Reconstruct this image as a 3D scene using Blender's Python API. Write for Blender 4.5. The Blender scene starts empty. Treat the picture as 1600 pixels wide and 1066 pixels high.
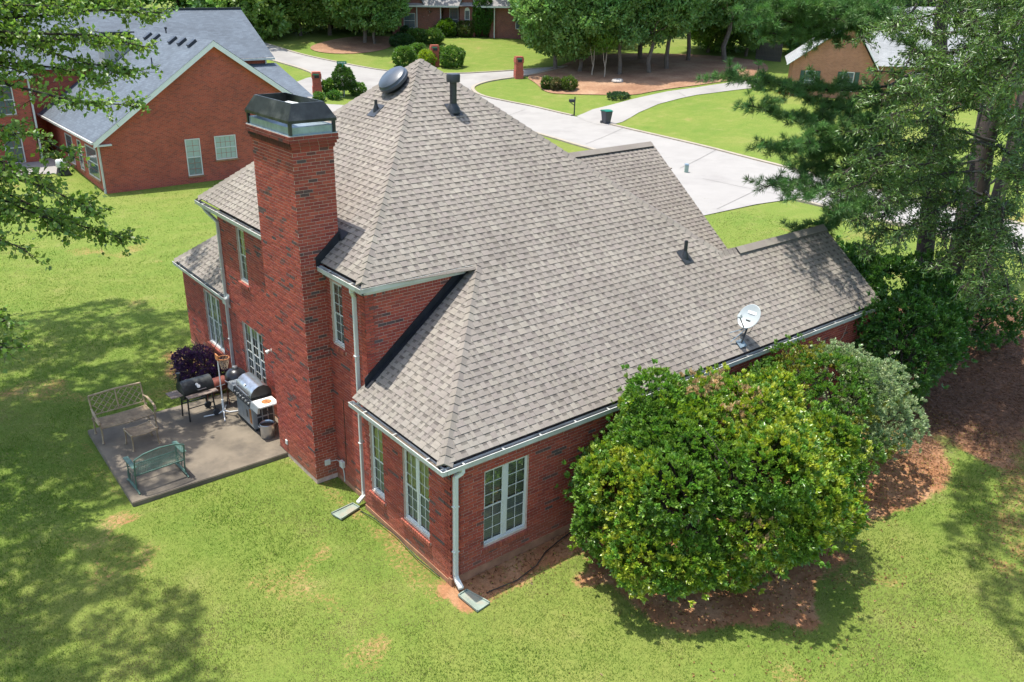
import bpy, bmesh, math, random
import numpy as np
from mathutils import Vector, Matrix, Euler
from mathutils.geometry import delaunay_2d_cdt
R = math.radians
PI = math.pi
random.seed(7)
rng = np.random.default_rng(7)
S = bpy.context.scene
COL = S.collection

# ------------------------------------------------------------------ camera, sky, sun, exposure
FPX = 1328.44                                            # focal length in pixels of a 1600 wide frame
CAM = np.array([-7.6223, -10.83, 10.6839])
FW = np.array([0.55912, 0.73278, -0.38784]); RT = np.array([0.79749, -0.60325, 0.0099]); UP = np.array([0.22671, 0.31484, 0.92167])
cd = bpy.data.cameras.new('camera'); cam = bpy.data.objects.new('camera', cd); COL.objects.link(cam)
cd.sensor_width = 36.0; cd.lens = FPX / 1600 * 36.0; cd.shift_x = (800 - 751.31) / 1600
cd.clip_start = 0.1; cd.clip_end = 3000
cam.matrix_world = Matrix(((RT[0], UP[0], -FW[0], CAM[0]), (RT[1], UP[1], -FW[1], CAM[1]), (RT[2], UP[2], -FW[2], CAM[2]), (0, 0, 0, 1)))
S.camera = cam
SUN = Vector((-0.36, 0.56, 2.7)).normalized()
W = bpy.data.worlds.new("World"); S.world = W; W.use_nodes = True
wn = W.node_tree.nodes; wl = W.node_tree.links
bg = wn['Background']
sky = wn.new('ShaderNodeTexSky'); sky.sky_type = 'NISHITA'; sky.sun_disc = False
sky.sun_elevation = math.asin(SUN.z); sky.sun_rotation = math.atan2(SUN.x, SUN.y)
sky.air_density = 1.0; sky.dust_density = 2.0; sky.ozone_density = 1.0
wl.new(sky.outputs[0], bg.inputs[0]); bg.inputs[1].default_value = 0.15
sl = bpy.data.lights.new('sun', 'SUN'); sl.energy = 3.1; sl.angle = R(0.6); sl.color = (1.0, 0.955, 0.88)
so = bpy.data.objects.new('sun', sl); COL.objects.link(so); so.rotation_euler = SUN.to_track_quat('Z', 'Y').to_euler(); so.location = (0, 0, 60)
VS = S.view_settings
VS.view_transform = 'Standard'; VS.look = 'None'; VS.gamma = 1.0; VS.use_curve_mapping = False
VS.exposure = 1.18
S.cycles.max_bounces = 8; S.cycles.transparent_max_bounces = 12; S.cycles.caustics_reflective = False; S.cycles.caustics_refractive = False

# ------------------------------------------------------------------ object helpers
def tag(o, label=None, cat=None, group=None, kind=None):
    if label: o['label'] = label
    if cat: o['category'] = cat
    if group: o['group'] = group
    if kind: o['kind'] = kind
    return o
def thing(name, label, cat, loc=(0, 0, 0), rz=0.0, group=None):
    o = bpy.data.objects.new(name, None); COL.objects.link(o)
    o.location = loc; o.rotation_euler = (0, 0, rz); o.empty_display_size = 0.2
    return tag(o, label, cat, group)
def link(name, me, parent=None, mat=None):
    o = bpy.data.objects.new(name, me); COL.objects.link(o)
    if parent is not None: o.parent = parent
    if mat is not None and len(me.materials) == 0: me.materials.append(mat)
    return o
def copy_tree(o, parent=None):
    c = o.copy(); COL.objects.link(c)
    if parent is not None: c.parent = parent
    for ch in list(o.children): copy_tree(ch, c)
    return c
def set_tint(me, tint, domain='FACE'):
    a = me.attributes.new('tint', 'FLOAT_COLOR', domain)
    t = np.ones((len(tint), 4), np.float32); t[:, :3] = tint
    a.data.foreach_set('color', t.ravel())
def fast_mesh(name, V, F, tint=None, smooth=False, domain='FACE'):
    V = np.asarray(V, np.float32); F = np.asarray(F, np.int32)
    k = F.shape[1]; me = bpy.data.meshes.new(name)
    me.vertices.add(len(V)); me.vertices.foreach_set('co', V.ravel())
    me.loops.add(F.size); me.loops.foreach_set('vertex_index', F.ravel())
    me.polygons.add(len(F)); me.polygons.foreach_set('loop_start', np.arange(0, F.size, k, dtype=np.int32))
    me.update(calc_edges=True)
    if smooth: me.polygons.foreach_set('use_smooth', np.ones(len(F), bool))
    if tint is not None: set_tint(me, tint, domain)
    return me
class MB:
    def __init__(s): s.v = []; s.f = []; s.t = []; s.cur = None; s.uv = None
    def add(s, vs, fs, tint=None):
        n = len(s.v); s.v += [tuple(map(float, p)) for p in vs]; s.f += [tuple(i + n for i in f) for f in fs]
        s.t += [tint if tint is not None else (s.cur or (1, 1, 1))] * len(fs); return s
    def box(s, a, b, tint=None, m=None):
        (x0, y0, z0), (x1, y1, z1) = a, b
        vs = [(x0, y0, z0), (x1, y0, z0), (x1, y1, z0), (x0, y1, z0), (x0, y0, z1), (x1, y0, z1), (x1, y1, z1), (x0, y1, z1)]
        if m is not None: vs = [m @ Vector(v) for v in vs]
        return s.add(vs, [(0, 3, 2, 1), (4, 5, 6, 7), (0, 1, 5, 4), (1, 2, 6, 5), (2, 3, 7, 6), (3, 0, 4, 7)], tint)
    def obox(s, o, u, v, w, tint=None):
        o, u, v, w = map(Vector, (o, u, v, w))
        vs = [o, o + u, o + u + v, o + v]; vs += [p + w for p in vs]
        return s.add(vs, [(0, 3, 2, 1), (4, 5, 6, 7), (0, 1, 5, 4), (1, 2, 6, 5), (2, 3, 7, 6), (3, 0, 4, 7)], tint)
    def quad(s, *p, tint=None): return s.add(p, [tuple(range(len(p)))], tint)
    def bar(s, p, q, w, h=None, tint=None, up=(0, 0, 1)):
        p, q = Vector(p), Vector(q); h = h or w; d = (q - p).normalized(); up = Vector(up)
        if abs(d.dot(up)) > .97: up = Vector((1, 0, 0))
        a = d.cross(up).normalized(); b = a.cross(d)
        return s.obox(p - a * w / 2 - b * h / 2, a * w, b * h, q - p, tint)
    def tube(s, pts, rad, n=8, tint=None, cap=True, closed=False):
        pts = [Vector(p) for p in pts]; m = len(pts)
        rad = rad if isinstance(rad, (list, tuple)) else [rad] * m
        vs = []; prev = None
        for i, p in enumerate(pts):
            if closed: d = pts[(i + 1) % m] - pts[i - 1]
            else: d = pts[min(i + 1, m - 1)] - pts[max(i - 1, 0)]
            d.normalize()
            if prev is None:
                a = d.orthogonal().normalized()
            else:
                a = prev - d * prev.dot(d)
                a = a.normalized() if a.length > 1e-6 else d.orthogonal().normalized()
            prev = a; b = d.cross(a)
            for k in range(n):
                t = 2 * PI * k / n; vs.append(p + (a * math.cos(t) + b * math.sin(t)) * rad[i])
        fs = []
        for i in range(m if closed else m - 1):
            for k in range(n):
                j = (i + 1) % m; k2 = (k + 1) % n
                fs.append((i * n + k, i * n + k2, j * n + k2, j * n + k))
        if cap and not closed:
            fs.append(tuple(range(n))[::-1]); fs.append(tuple((m - 1) * n + k for k in range(n)))
        return s.add(vs, fs, tint)
    def lathe(s, prof, c=(0, 0, 0), n=20, tint=None, m=None):
        vs = []
        for r_, z in prof:
            for k in range(n):
                t = 2 * PI * k / n; vs.append(Vector((c[0] + r_ * math.cos(t), c[1] + r_ * math.sin(t), c[2] + z)))
        if m is not None: vs = [m @ v for v in vs]
        fs = [(i * n + k, i * n + (k + 1) % n, (i + 1) * n + (k + 1) % n, (i + 1) * n + k) for i in range(len(prof) - 1) for k in range(n)]
        if prof[0][0] > 1e-5: fs.append(tuple(range(n))[::-1])
        if prof[-1][0] > 1e-5: fs.append(tuple((len(prof) - 1) * n + k for k in range(n)))
        return s.add(vs, fs, tint)
    def prism(s, poly, ext, tint=None):
        n = len(poly); e = Vector(ext); vs = [Vector(p) for p in poly]; vs += [p + e for p in vs]
        fs = [tuple(range(n))[::-1], tuple(range(n, 2 * n))] + [(i, (i + 1) % n, (i + 1) % n + n, i + n) for i in range(n)]
        return s.add(vs, fs, tint)
    def mesh(s, name, mat, smooth=False, bevel=0.0, fix=True):
        me = bpy.data.meshes.new(name); me.from_pydata(s.v, [], s.f); me.materials.append(mat)
        if any(t != (1, 1, 1) for t in s.t): set_tint(me, np.array(s.t, np.float32))
        if fix or bevel:
            bm = bmesh.new(); bm.from_mesh(me)
            if bevel:
                bmesh.ops.remove_doubles(bm, verts=bm.verts, dist=1e-5)
                bmesh.ops.bevel(bm, geom=[e for e in bm.edges if len(e.link_faces) == 2 and e.calc_face_angle(0) > .5], offset=bevel, segments=2, affect='EDGES', clamp_overlap=True)
            bmesh.ops.recalc_face_normals(bm, faces=bm.faces); bm.to_mesh(me); bm.free()
        if smooth:
            me.polygons.foreach_set('use_smooth', np.ones(len(me.polygons), bool))
            if smooth != 'all': me.set_sharp_from_angle(angle=R(40))
        me.update(); return me
    def build(s, name, mat, parent=None, smooth=False, bevel=0.0, fix=True):
        return link(name, s.mesh(name, mat, smooth, bevel, fix), parent)

# ------------------------------------------------------------------ materials
def mat_new(name):
    m = bpy.data.materials.new(name); m.use_nodes = True
    nt = m.node_tree; return m, nt, nt.nodes['Principled BSDF'], nt.links
def nd(nt, t, **kw):
    n = nt.nodes.new(t)
    for k, v in kw.items():
        if k.startswith('i_'):
            key = k[2:]; key = int(key) if key.isdigit() else key.replace('_', ' ')
            n.inputs[key].default_value = v
        else: setattr(n, k, v)
    return n
def mix(nt, fac, a, b, mode='MIX'):
    n = nt.nodes.new('ShaderNodeMix'); n.data_type = 'RGBA'; n.blend_type = mode
    for sock, val in ((n.inputs[0], fac), (n.inputs[6], a), (n.inputs[7], b)):
        if isinstance(val, (int, float)): sock.default_value = val
        elif isinstance(val, (tuple, list)): sock.default_value = tuple(val) + ((1,) if len(val) == 3 else ())
        else: nt.links.new(val, sock)
    return n.outputs[2]
def noise(nt, scale, detail=4, rough=.55, co='Object', dist=0.0, vec=None):
    n = nt.nodes.new('ShaderNodeTexNoise'); n.inputs['Scale'].default_value = scale; n.inputs['Detail'].default_value = detail
    n.inputs['Roughness'].default_value = rough; n.inputs['Distortion'].default_value = dist
    if vec is None:
        t = nt.nodes.new('ShaderNodeTexCoord'); vec = t.outputs[co]
    nt.links.new(vec, n.inputs['Vector']); return n.outputs['Fac']
def ramp(nt, fac, stops):
    n = nt.nodes.new('ShaderNodeValToRGB'); e = n.color_ramp.elements
    while len(e) < len(stops): e.new(.5)
    for k, (p, c) in enumerate(stops): e[k].position = p; e[k].color = tuple(c) + ((1,) if len(c) == 3 else ())
    nt.links.new(fac, n.inputs[0]); return n.outputs[0]
def bump(nt, b, height, strength=.3, dist=.01):
    n = nt.nodes.new('ShaderNodeBump'); n.inputs['Strength'].default_value = strength; n.inputs['Distance'].default_value = dist
    nt.links.new(height, n.inputs['Height']); nt.links.new(n.outputs[0], b.inputs['Normal'])
def tint_node(nt):
    """per-face colour where the mesh carries one, the object's own colour otherwise"""
    a = nd(nt, 'ShaderNodeAttribute', attribute_name='tint'); oi = nd(nt, 'ShaderNodeObjectInfo')
    n = nt.nodes.new('ShaderNodeMix'); n.data_type = 'RGBA'
    gt = nd(nt, 'ShaderNodeMath', operation='GREATER_THAN', i_1=1e-4); nt.links.new(a.outputs['Fac'], gt.inputs[0]); nt.links.new(gt.outputs[0], n.inputs[0]); nt.links.new(oi.outputs['Color'], n.inputs[6]); nt.links.new(a.outputs['Color'], n.inputs[7])
    return n.outputs[2]
def simple(name, col, rough=.6, metal=0.0, var=.12, scale=6.0, spec=.5, tinted=False, bmp=0.0, dirt=None):
    m, nt, b, L = mat_new(name)
    f = noise(nt, scale, 5)
    lo = tuple(max(0, c * (1 - var)) for c in col); hi = tuple(min(1, c * (1 + var)) for c in col)
    c = ramp(nt, f, [(.3, lo), (.7, hi)])
    if dirt:
        f2 = noise(nt, scale * .35, 6, .65); k = ramp(nt, f2, [(.5, (0, 0, 0)), (.68, (1, 1, 1))])
        c = mix(nt, k, c, dirt)
    if tinted: c = mix(nt, 1.0, c, tint_node(nt), 'MULTIPLY')
    L.new(c, b.inputs['Base Color']); b.inputs['Roughness'].default_value = rough; b.inputs['Metallic'].default_value = metal
    b.inputs['Specular IOR Level'].default_value = spec
    if bmp: bump(nt, b, noise(nt, scale * 8, 4), bmp, .01)
    return m
def leaf_mat(name, trans=.28, rough=.42, spec=.5):
    m, nt, b, L = mat_new(name)
    c = tint_node(nt)
    L.new(c, b.inputs['Base Color']); b.inputs['Roughness'].default_value = rough; b.inputs['Specular IOR Level'].default_value = spec
    tr = nd(nt, 'ShaderNodeBsdfTranslucent'); hs = nd(nt, 'ShaderNodeHueSaturation', i_Value=1.35, i_Saturation=1.1); L.new(c, hs.inputs['Color']); L.new(hs.outputs[0], tr.inputs[0])
    ms = nd(nt, 'ShaderNodeMixShader', i_0=trans); L.new(b.outputs[0], ms.inputs[1]); L.new(tr.outputs[0], ms.inputs[2])
    L.new(ms.outputs[0], nt.nodes['Material Output'].inputs[0]); return m

M = {}
# brick piece: the colour sits on each brick, fine grain and stains in the material
def brick_piece():
    m, nt, b, L = mat_new('brick_clay')
    c = tint_node(nt); g = noise(nt, 55, 5)
    c = mix(nt, .35, c, ramp(nt, g, [(.3, (.55, .55, .55)), (.7, (1.25, 1.25, 1.25))]), 'MULTIPLY')
    gm = nd(nt, 'ShaderNodeNewGeometry'); sx = nd(nt, 'ShaderNodeSeparateXYZ'); L.new(gm.outputs['Position'], sx.inputs[0])
    mr = nd(nt, 'ShaderNodeMapRange', i_1=.15, i_2=.85, i_3=.55, i_4=0.0); L.new(sx.outputs[2], mr.inputs[0])
    n2 = noise(nt, 1.3, 5, .6); mu = nd(nt, 'ShaderNodeMath', operation='MULTIPLY'); L.new(mr.outputs[0], mu.inputs[0]); L.new(n2, mu.inputs[1])
    c = mix(nt, mu.outputs[0], c, (.36, .19, .10))                    # red clay splashed on the foot of the wall
    L.new(c, b.inputs['Base Color']); b.inputs['Roughness'].default_value = .82; bump(nt, b, g, .35, .004)
    return m
M['brick'] = brick_piece()
M['mortar'] = simple('mortar', (.56, .41, .34), .9, var=.2, scale=9, bmp=.3)
def brick_tex(name, c1, c2, mort, scale=1.0):
    m, nt, b, L = mat_new(name)
    uv = nd(nt, 'ShaderNodeUVMap')
    t = nd(nt, 'ShaderNodeTexBrick', offset=.5, squash=1.0)
    t.inputs['Scale'].default_value = 1.0; t.inputs['Brick Width'].default_value = .2032 * scale; t.inputs['Row Height'].default_value = .0677 * scale
    t.inputs['Mortar Size'].default_value = .006; t.inputs['Mortar Smooth'].default_value = .1; t.inputs['Bias'].default_value = -.35
    t.inputs[1].default_value = c1 + (1,); t.inputs[2].default_value = c2 + (1,); t.inputs[3].default_value = mort + (1,)
    L.new(uv.outputs[0], t.inputs['Vector'])
    c = mix(nt, .5, t.outputs[0], ramp(nt, noise(nt, .8, 6, .65), [(.3, (.6, .6, .6)), (.7, (1.3, 1.3, 1.3))]), 'MULTIPLY')
    L.new(c, b.inputs['Base Color']); b.inputs['Roughness'].default_value = .85
    bump(nt, b, t.outputs['Fac'], -.25, .006); return m
M['brick_tex'] = brick_tex('brick_wall_red', (.27, .055, .032), (.10, .030, .026), (.36, .22, .16))
M['brick_nb'] = brick_tex('brick_wall_neighbour', (.44, .080, .045), (.18, .045, .036), (.38, .19, .13))
M['brick_far'] = brick_tex('brick_wall_far', (.24, .07, .05), (.13, .05, .045), (.33, .22, .18))
M['brick_orange'] = brick_tex('brick_wall_orange', (.42, .17, .09), (.30, .11, .06), (.42, .28, .2))
def shingle_mat():
    m, nt, b, L = mat_new('asphalt_shingle')
    c = tint_node(nt); g = noise(nt, 140, 3, .7)
    c = mix(nt, .55, c, ramp(nt, g, [(.3, (.6, .6, .6)), (.72, (1.3, 1.3, 1.3))]), 'MULTIPLY')
    w = noise(nt, .45, 5, .6); c = mix(nt, .5, c, ramp(nt, w, [(.3, (.72, .71, .69)), (.7, (1.18, 1.18, 1.16))]), 'MULTIPLY')
    L.new(c, b.inputs['Base Color']); b.inputs['Roughness'].default_value = .9; b.inputs['Specular IOR Level'].default_value = .25
    bump(nt, b, g, .3, .004); return m
M['shingle'] = shingle_mat()
def roof_tex(name, c1, c2):
    m, nt, b, L = mat_new(name)
    uv = nd(nt, 'ShaderNodeUVMap'); t = nd(nt, 'ShaderNodeTexBrick', offset=.37, squash=1.0)
    t.inputs['Scale'].default_value = 1.0; t.inputs['Brick Width'].default_value = .33; t.inputs['Row Height'].default_value = .143
    t.inputs['Mortar Size'].default_value = .01; t.inputs['Mortar Smooth'].default_value = .6; t.inputs['Bias'].default_value = 0
    t.inputs[1].default_value = c1 + (1,); t.inputs[2].default_value = c2 + (1,); t.inputs[3].default_value = tuple(x * .6 for x in c1) + (1,)
    L.new(uv.outputs[0], t.inputs['Vector'])
    c = mix(nt, .5, t.outputs[0], ramp(nt, noise(nt, .6, 6, .65), [(.3, (.7, .7, .7)), (.7, (1.25, 1.25, 1.25))]), 'MULTIPLY')
    L.new(c, b.inputs['Base Color']); b.inputs['Roughness'].default_value = .85; bump(nt, b, t.outputs['Fac'], -.3, .01); return m
M['roof_plain'] = roof_tex('shingle_grey_brown', (.20, .18, .165), (.14, .125, .115))
M['roof_nb'] = roof_tex('shingle_blue_grey', (.10, .125, .15), (.072, .09, .11))
M['roof_far'] = roof_tex('shingle_pale_grey', (.27, .26, .25), (.22, .21, .2))
M['roof_right'] = roof_tex('shingle_silver', (.30, .31, .31), (.24, .25, .25))
M['white'] = simple('white_paint', (.60, .62, .59), .45, var=.05, scale=2, dirt=(.55, .56, .50))
M['trim'] = simple('bright_white_trim', (.80, .80, .77), .5, var=.05, scale=2)
M['gutter'] = simple('gutter_aluminium', (.54, .55, .52), .4, var=.08, scale=3, dirt=(.40, .40, .36))
M['roofdeck'] = simple('roof_underlay', (.13, .118, .105), .9)
M['gutter_in'] = simple('gutter_debris', (.11, .085, .06), .9, var=.4, scale=20)
M['fascia'] = simple('fascia_board', (.50, .51, .48), .55, var=.1, scale=3)
M['vinyl'] = simple('vinyl_window_frame', (.62, .63, .60), .35, var=.04, scale=3)
M['blind'] = simple('blind_slats', (.82, .82, .77), .5, var=.06)
M['dark'] = simple('dark_interior', (.012, .013, .012), .9, var=.2)
M['blackmetal'] = simple('black_painted_metal', (.022, .026, .026), .45, .3, var=.4, scale=5, dirt=(.07, .075, .07))
M['galv'] = simple('galvanised_steel', (.30, .38, .43), .4, .45, var=.2, scale=6)
M['flash'] = simple('dark_flashing', (.018, .020, .026), .5, .2, var=.3, scale=5)
M['plastic_blk'] = simple('black_vent_plastic', (.03, .034, .04), .42, var=.25, scale=9)
M['concrete'] = simple('patio_concrete', (.155, .128, .092), .85, var=.3, scale=1.6, bmp=.25, dirt=(.075, .064, .05))
M['road'] = simple('road_concrete', (.275, .262, .24), .85, var=.06, scale=.6, bmp=.15, dirt=(.225, .212, .195))
M['kerb'] = simple('kerb_concrete', (.30, .26, .20), .85, var=.15, scale=2)
M['foundation'] = simple('clay_stained_foundation', (.33, .17, .095), .9, var=.25, scale=4, bmp=.3)
M['bark'] = simple('bark', (.036, .028, .021), .9, var=.45, scale=9, bmp=.8)
M['pinebark'] = simple('pine_bark', (.038, .028, .022), .9, var=.45, scale=7, bmp=.9)
M['leaf'] = leaf_mat('leaf', .42); M['leaf_gloss'] = leaf_mat('glossy_leaf', .34, .33, .65); M['needle'] = leaf_mat('needle', .2, .5, .4)
def glass_mat(name, tint, refl, rough=.02):
    m, nt, b, L = mat_new(name)
    tb = nd(nt, 'ShaderNodeBsdfTransparent'); tb.inputs[0].default_value = tint + (1,)
    gl = nd(nt, 'ShaderNodeBsdfGlossy', i_Roughness=rough); gl.inputs[0].default_value = (.95, 1, .97, 1)
    fr = nd(nt, 'ShaderNodeFresnel', i_IOR=refl); ms = nd(nt, 'ShaderNodeMixShader')
    L.new(fr.outputs[0], ms.inputs[0]); L.new(tb.outputs[0], ms.inputs[1]); L.new(gl.outputs[0], ms.inputs[2])
    L.new(ms.outputs[0], nt.nodes['Material Output'].inputs[0]); return m
M['glass'] = glass_mat('window_glass', (.90, .94, .90), 2.8)
M['screen'] = glass_mat('screened_glass', (.50, .53, .53), 1.45, .10)
M['far_glass'] = simple('far_window_glass', (.10, .13, .14), .08, var=.2)
# ------------------------------------------------------------------ terrain
def ray(px, py): return FW + RT * ((px - 751.31) / FPX) - UP * ((py - 533) / FPX)
def at(px, py, d): return CAM + ray(px, py) * d
_c = [at(497, 150, 73), at(809, 120, 84), at(700, 57, 102), at(1250, 140, 74), at(684, 104, 92), at(1133, 96, 92), at(575, 66, 98), at(420, 78, 92),
      at(1000, 118, 80), at(850, 57, 108), at(1420, 150, 76)]
CT = [(p[0], p[1], p[2]) for p in _c]
for px, py in ((947, 193), (890, 181), (1072, 268), (165, 305), (400, 290), (1235, 265), (1100, 280), (1545, 400), (900, 232)):
    d = ray(px, py); p = CAM - d * CAM[2] / d[2]; CT.append((p[0], p[1], 0.0))
for a in range(0, 360, 40):
    CT.append((5 + 26 * math.cos(R(a)), 4 + 26 * math.sin(R(a)), 0.0))
CT += [(5, 4, 0.0), (-4, 8, 0), (5, -6, 0), (-40, 20, 0.5), (-30, 60, 1.0), (60, -30, 0.5), (90, -10, 1.5), (-20, -60, 0), (60, -60, 0), (0, 130, 6), (60, 130, 7), (120, 110, 6), (140, 40, 4), (-60, 110, 4)]
CT = np.array(CT)
def _U(r2): return np.where(r2 < 1e-9, 0, r2 * np.log(np.maximum(r2, 1e-9)))
_n = len(CT); _d2 = ((CT[:, None, :2] - CT[None, :, :2]) ** 2).sum(-1)
_A = np.zeros((_n + 3, _n + 3)); _A[:_n, :_n] = _U(_d2) + np.eye(_n) * 400; _A[:_n, _n] = 1; _A[:_n, _n + 1:] = CT[:, :2]; _A[_n:, :_n] = _A[:_n, _n:].T
_w = np.linalg.solve(_A, np.concatenate([CT[:, 2], np.zeros(3)]))
def T(x, y):
    x = np.asarray(x, float); y = np.asarray(y, float); sh = x.shape
    p = np.stack([x.ravel(), y.ravel()], 1)
    z = _U(((p[:, None] - CT[None, :, :2]) ** 2).sum(-1)) @ _w[:_n] + _w[_n] + p @ _w[_n + 1:]
    # dead level round the house and its yard, easing into the slope; easing to level far away
    q = np.hypot(p[:, 0] - 5, p[:, 1] - 4); k = np.clip((q - 27) / 16, 0, 1); k = k * k * (3 - 2 * k)
    z = z * k
    far = np.clip((q - 150) / 150, 0, 1); z = z * (1 - far) + 6.0 * far
    return np.clip(z, -.6, 12).reshape(sh)
def Tz(x, y): return float(T(np.array([x]), np.array([y]))[0])
def g(px, py, lift=0.0):
    """the ground point that stands at this place of the survey photograph"""
    d = ray(px, py); t = 15.0
    for _ in range(400):
        p = CAM + d * t; h = p[2] - Tz(p[0], p[1])
        if h < .01: break
        t += max(.02, h * .8)
        if t > 400: break
    p = CAM + d * t
    return Vector((p[0], p[1], Tz(p[0], p[1]) + lift))

# soil shows where grass is thin: by the house foot, under the shrubs, under the trees
def vnoise(x, y, s, seed=0):
    r = np.random.default_rng(seed); n = 64; gx = r.random((n, n))
    xs = np.asarray(x) / s; ys = np.asarray(y) / s; i = np.floor(xs).astype(int); j = np.floor(ys).astype(int); fx = xs - i; fy = ys - j
    fx = fx * fx * (3 - 2 * fx); fy = fy * fy * (3 - 2 * fy)
    a = gx[i % n, j % n]; b = gx[(i + 1) % n, j % n]; c = gx[i % n, (j + 1) % n]; d = gx[(i + 1) % n, (j + 1) % n]
    return (a * (1 - fx) + b * fx) * (1 - fy) + (c * (1 - fx) + d * fx) * fy
def fbm(x, y, s, seed=0): return vnoise(x, y, s, seed) * .55 + vnoise(x, y, s * .45, seed + 1) * .3 + vnoise(x, y, s * .2, seed + 2) * .15
def ell(x, y, cx, cy, rx, ry, rot=0.0):
    c, s = math.cos(rot), math.sin(rot); a = (x - cx) * c + (y - cy) * s; b = -(x - cx) * s + (y - cy) * c
    return np.sqrt((a / rx) ** 2 + (b / ry) ** 2)
def sm(v, a, b):
    t = np.clip((v - a) / (b - a), 0, 1); return t * t * (3 - 2 * t)
def soil(x, y):
    n = fbm(x, y, 1.5, 3) - .5; n2 = fbm(x, y, .5, 9) - .5
    k = 1 - sm(ell(x, y, 5.0, -2.1, 2.85, 2.5) + n * .7, .85, 1.08)                      # under the big shrub
    k = np.maximum(k, 1 - sm(ell(x, y, 9.9, -2.3, 3.1, 1.8, .12) + n * .6, .8, 1.1))     # under the grey shrub
    k = np.maximum(k, 1 - sm(ell(x, y, 18.9, -.2, 7.2, 3.8, .25) + n * .6, .85, 1.1))      # needle litter under the pines
    k = np.maximum(k, .8 * (1 - sm(np.abs(y + .30) + n * .8, .2, .75)) * ((x > -.3) & (x < 5)))
    k = np.maximum(k, .42 * (1 - sm(np.abs(x + .30) + n * .8, .12, .5)) * ((y > -.3) & (y < 6.2)))
    k = np.maximum(k, .35 * (1 - sm(ell(x, y, -4.25, 8.2, .2, 2.4) + n, .7, 1.3)))
    k = np.maximum(k, .45 * (1 - sm(ell(x, y, -4.5, 6.0, .6, .35) + n, .6, 1.2)))
    k = np.maximum(k, .5 * (1 - sm(ell(x, y, -.6, 12.8, .9, 1.8) + n, .6, 1.2)))
    k = np.maximum(k, .42 * (1 - sm(ell(x, y, 13.2, -5.0, 3.2, 1.0, .3) + n * 1.8, .5, 1.2)))
    k = np.maximum(k, .4 * sm(fbm(x, y, 2.3, 21), .62, .76))
    return np.clip(k + n2 * .3 * (k > .02), 0, 1)
def mulch(x, y):
    n = fbm(x, y, 1.5, 3) - .5
    k = 1 - sm(ell(x, y, 19.0, -.4, 7.0, 3.6, .25) + n * .4, .85, 1.05)
    return k

def axis(lo, hi, a, b, fine, mid):
    v = list(np.arange(a, b, fine)); x = a; s = fine
    while x > lo: s = min(s * 1.25, mid if x > -160 else 40); x -= s; v.insert(0, x)
    x = v[-1]; s = fine
    while x < hi: s = min(s * 1.25, mid if x < 200 else 40); x += s; v.append(x)
    return np.array(v)
gx = axis(-700, 900, -14, 26, .2, 1.6); gy = axis(-700, 900, -16, 24, .2, 1.6)
GX, GY = np.meshgrid(gx, gy, indexing='ij'); GZ = T(GX, GY)
SO = soil(GX, GY); MU = mulch(GX, GY)
nx, ny = GX.shape; idx = np.arange(nx * ny).reshape(nx, ny)
F = np.stack([idx[:-1, :-1], idx[1:, :-1], idx[1:, 1:], idx[:-1, 1:]], -1).reshape(-1, 4)
GZv = GZ + .03 * (fbm(GX, GY, 1.2, 5) - .5) * (np.hypot(GX - 5, GY - 4) < 40)
gme = fast_mesh('ground', np.stack([GX, GY, GZv], -1).reshape(-1, 3), F, smooth=True)
for nm, arr in (('soil', SO), ('mulch', MU)):
    a = gme.attributes.new(nm, 'FLOAT', 'POINT'); a.data.foreach_set('value', arr.ravel().astype(np.float32))
def ground_mat():
    m, nt, b, L = mat_new('lawn_ground')
    n1 = noise(nt, .16, 6, .62); n2 = noise(nt, 1.1, 6, .65); n3 = noise(nt, 13, 5, .7); n4 = noise(nt, 45, 3, .7)
    c = ramp(nt, n1, [(.3, (.10, .175, .028)), (.5, (.145, .20, .038)), (.7, (.205, .215, .06))])
    c = mix(nt, .45, c, ramp(nt, n2, [(.3, (.095, .155, .03)), (.55, (.155, .19, .046)), (.75, (.25, .225, .10))]))
    c = mix(nt, .6, c, ramp(nt, n3, [(.3, (.62, .68, .55)), (.7, (1.3, 1.25, 1.2))]), 'MULTIPLY')
    c = mix(nt, .6, c, ramp(nt, n4, [(.3, (.7, .74, .66)), (.7, (1.25, 1.2, 1.2))]), 'MULTIPLY')
    sa = nd(nt, 'ShaderNodeAttribute', attribute_name='soil'); ma = nd(nt, 'ShaderNodeAttribute', attribute_name='mulch')
    clay = ramp(nt, n2, [(.25, (.21, .09, .042)), (.5, (.33, .165, .082)), (.75, (.43, .265, .15))])
    clay = mix(nt, .6, clay, ramp(nt, n3, [(.3, (.6, .6, .6)), (.7, (1.25, 1.25, 1.25))]), 'MULTIPLY')
    ad = nd(nt, 'ShaderNodeMath', operation='ADD'); L.new(sa.outputs['Fac'], ad.inputs[0])
    sb = nd(nt, 'ShaderNodeMath', operation='MULTIPLY_ADD', i_1=.9, i_2=-.45); L.new(n3, sb.inputs[0]); L.new(sb.outputs[0], ad.inputs[1])
    k = ramp(nt, ad.outputs[0], [(.35, (0, 0, 0)), (.62, (1, 1, 1))])
    c = mix(nt, k, c, clay)
    mul = ramp(nt, n3, [(.25, (.08, .042, .026)), (.55, (.20, .112, .07)), (.8, (.31, .19, .125))])
    c = mix(nt, ma.outputs['Fac'], c, mul)
    L.new(c, b.inputs['Base Color']); b.inputs['Roughness'].default_value = .95; b.inputs['Specular IOR Level'].default_value = .1
    bump(nt, b, n4, .5, .03); return m
M['ground'] = ground_mat()
tag(link('ground', gme, None, M['ground']), kind='structure')
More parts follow.
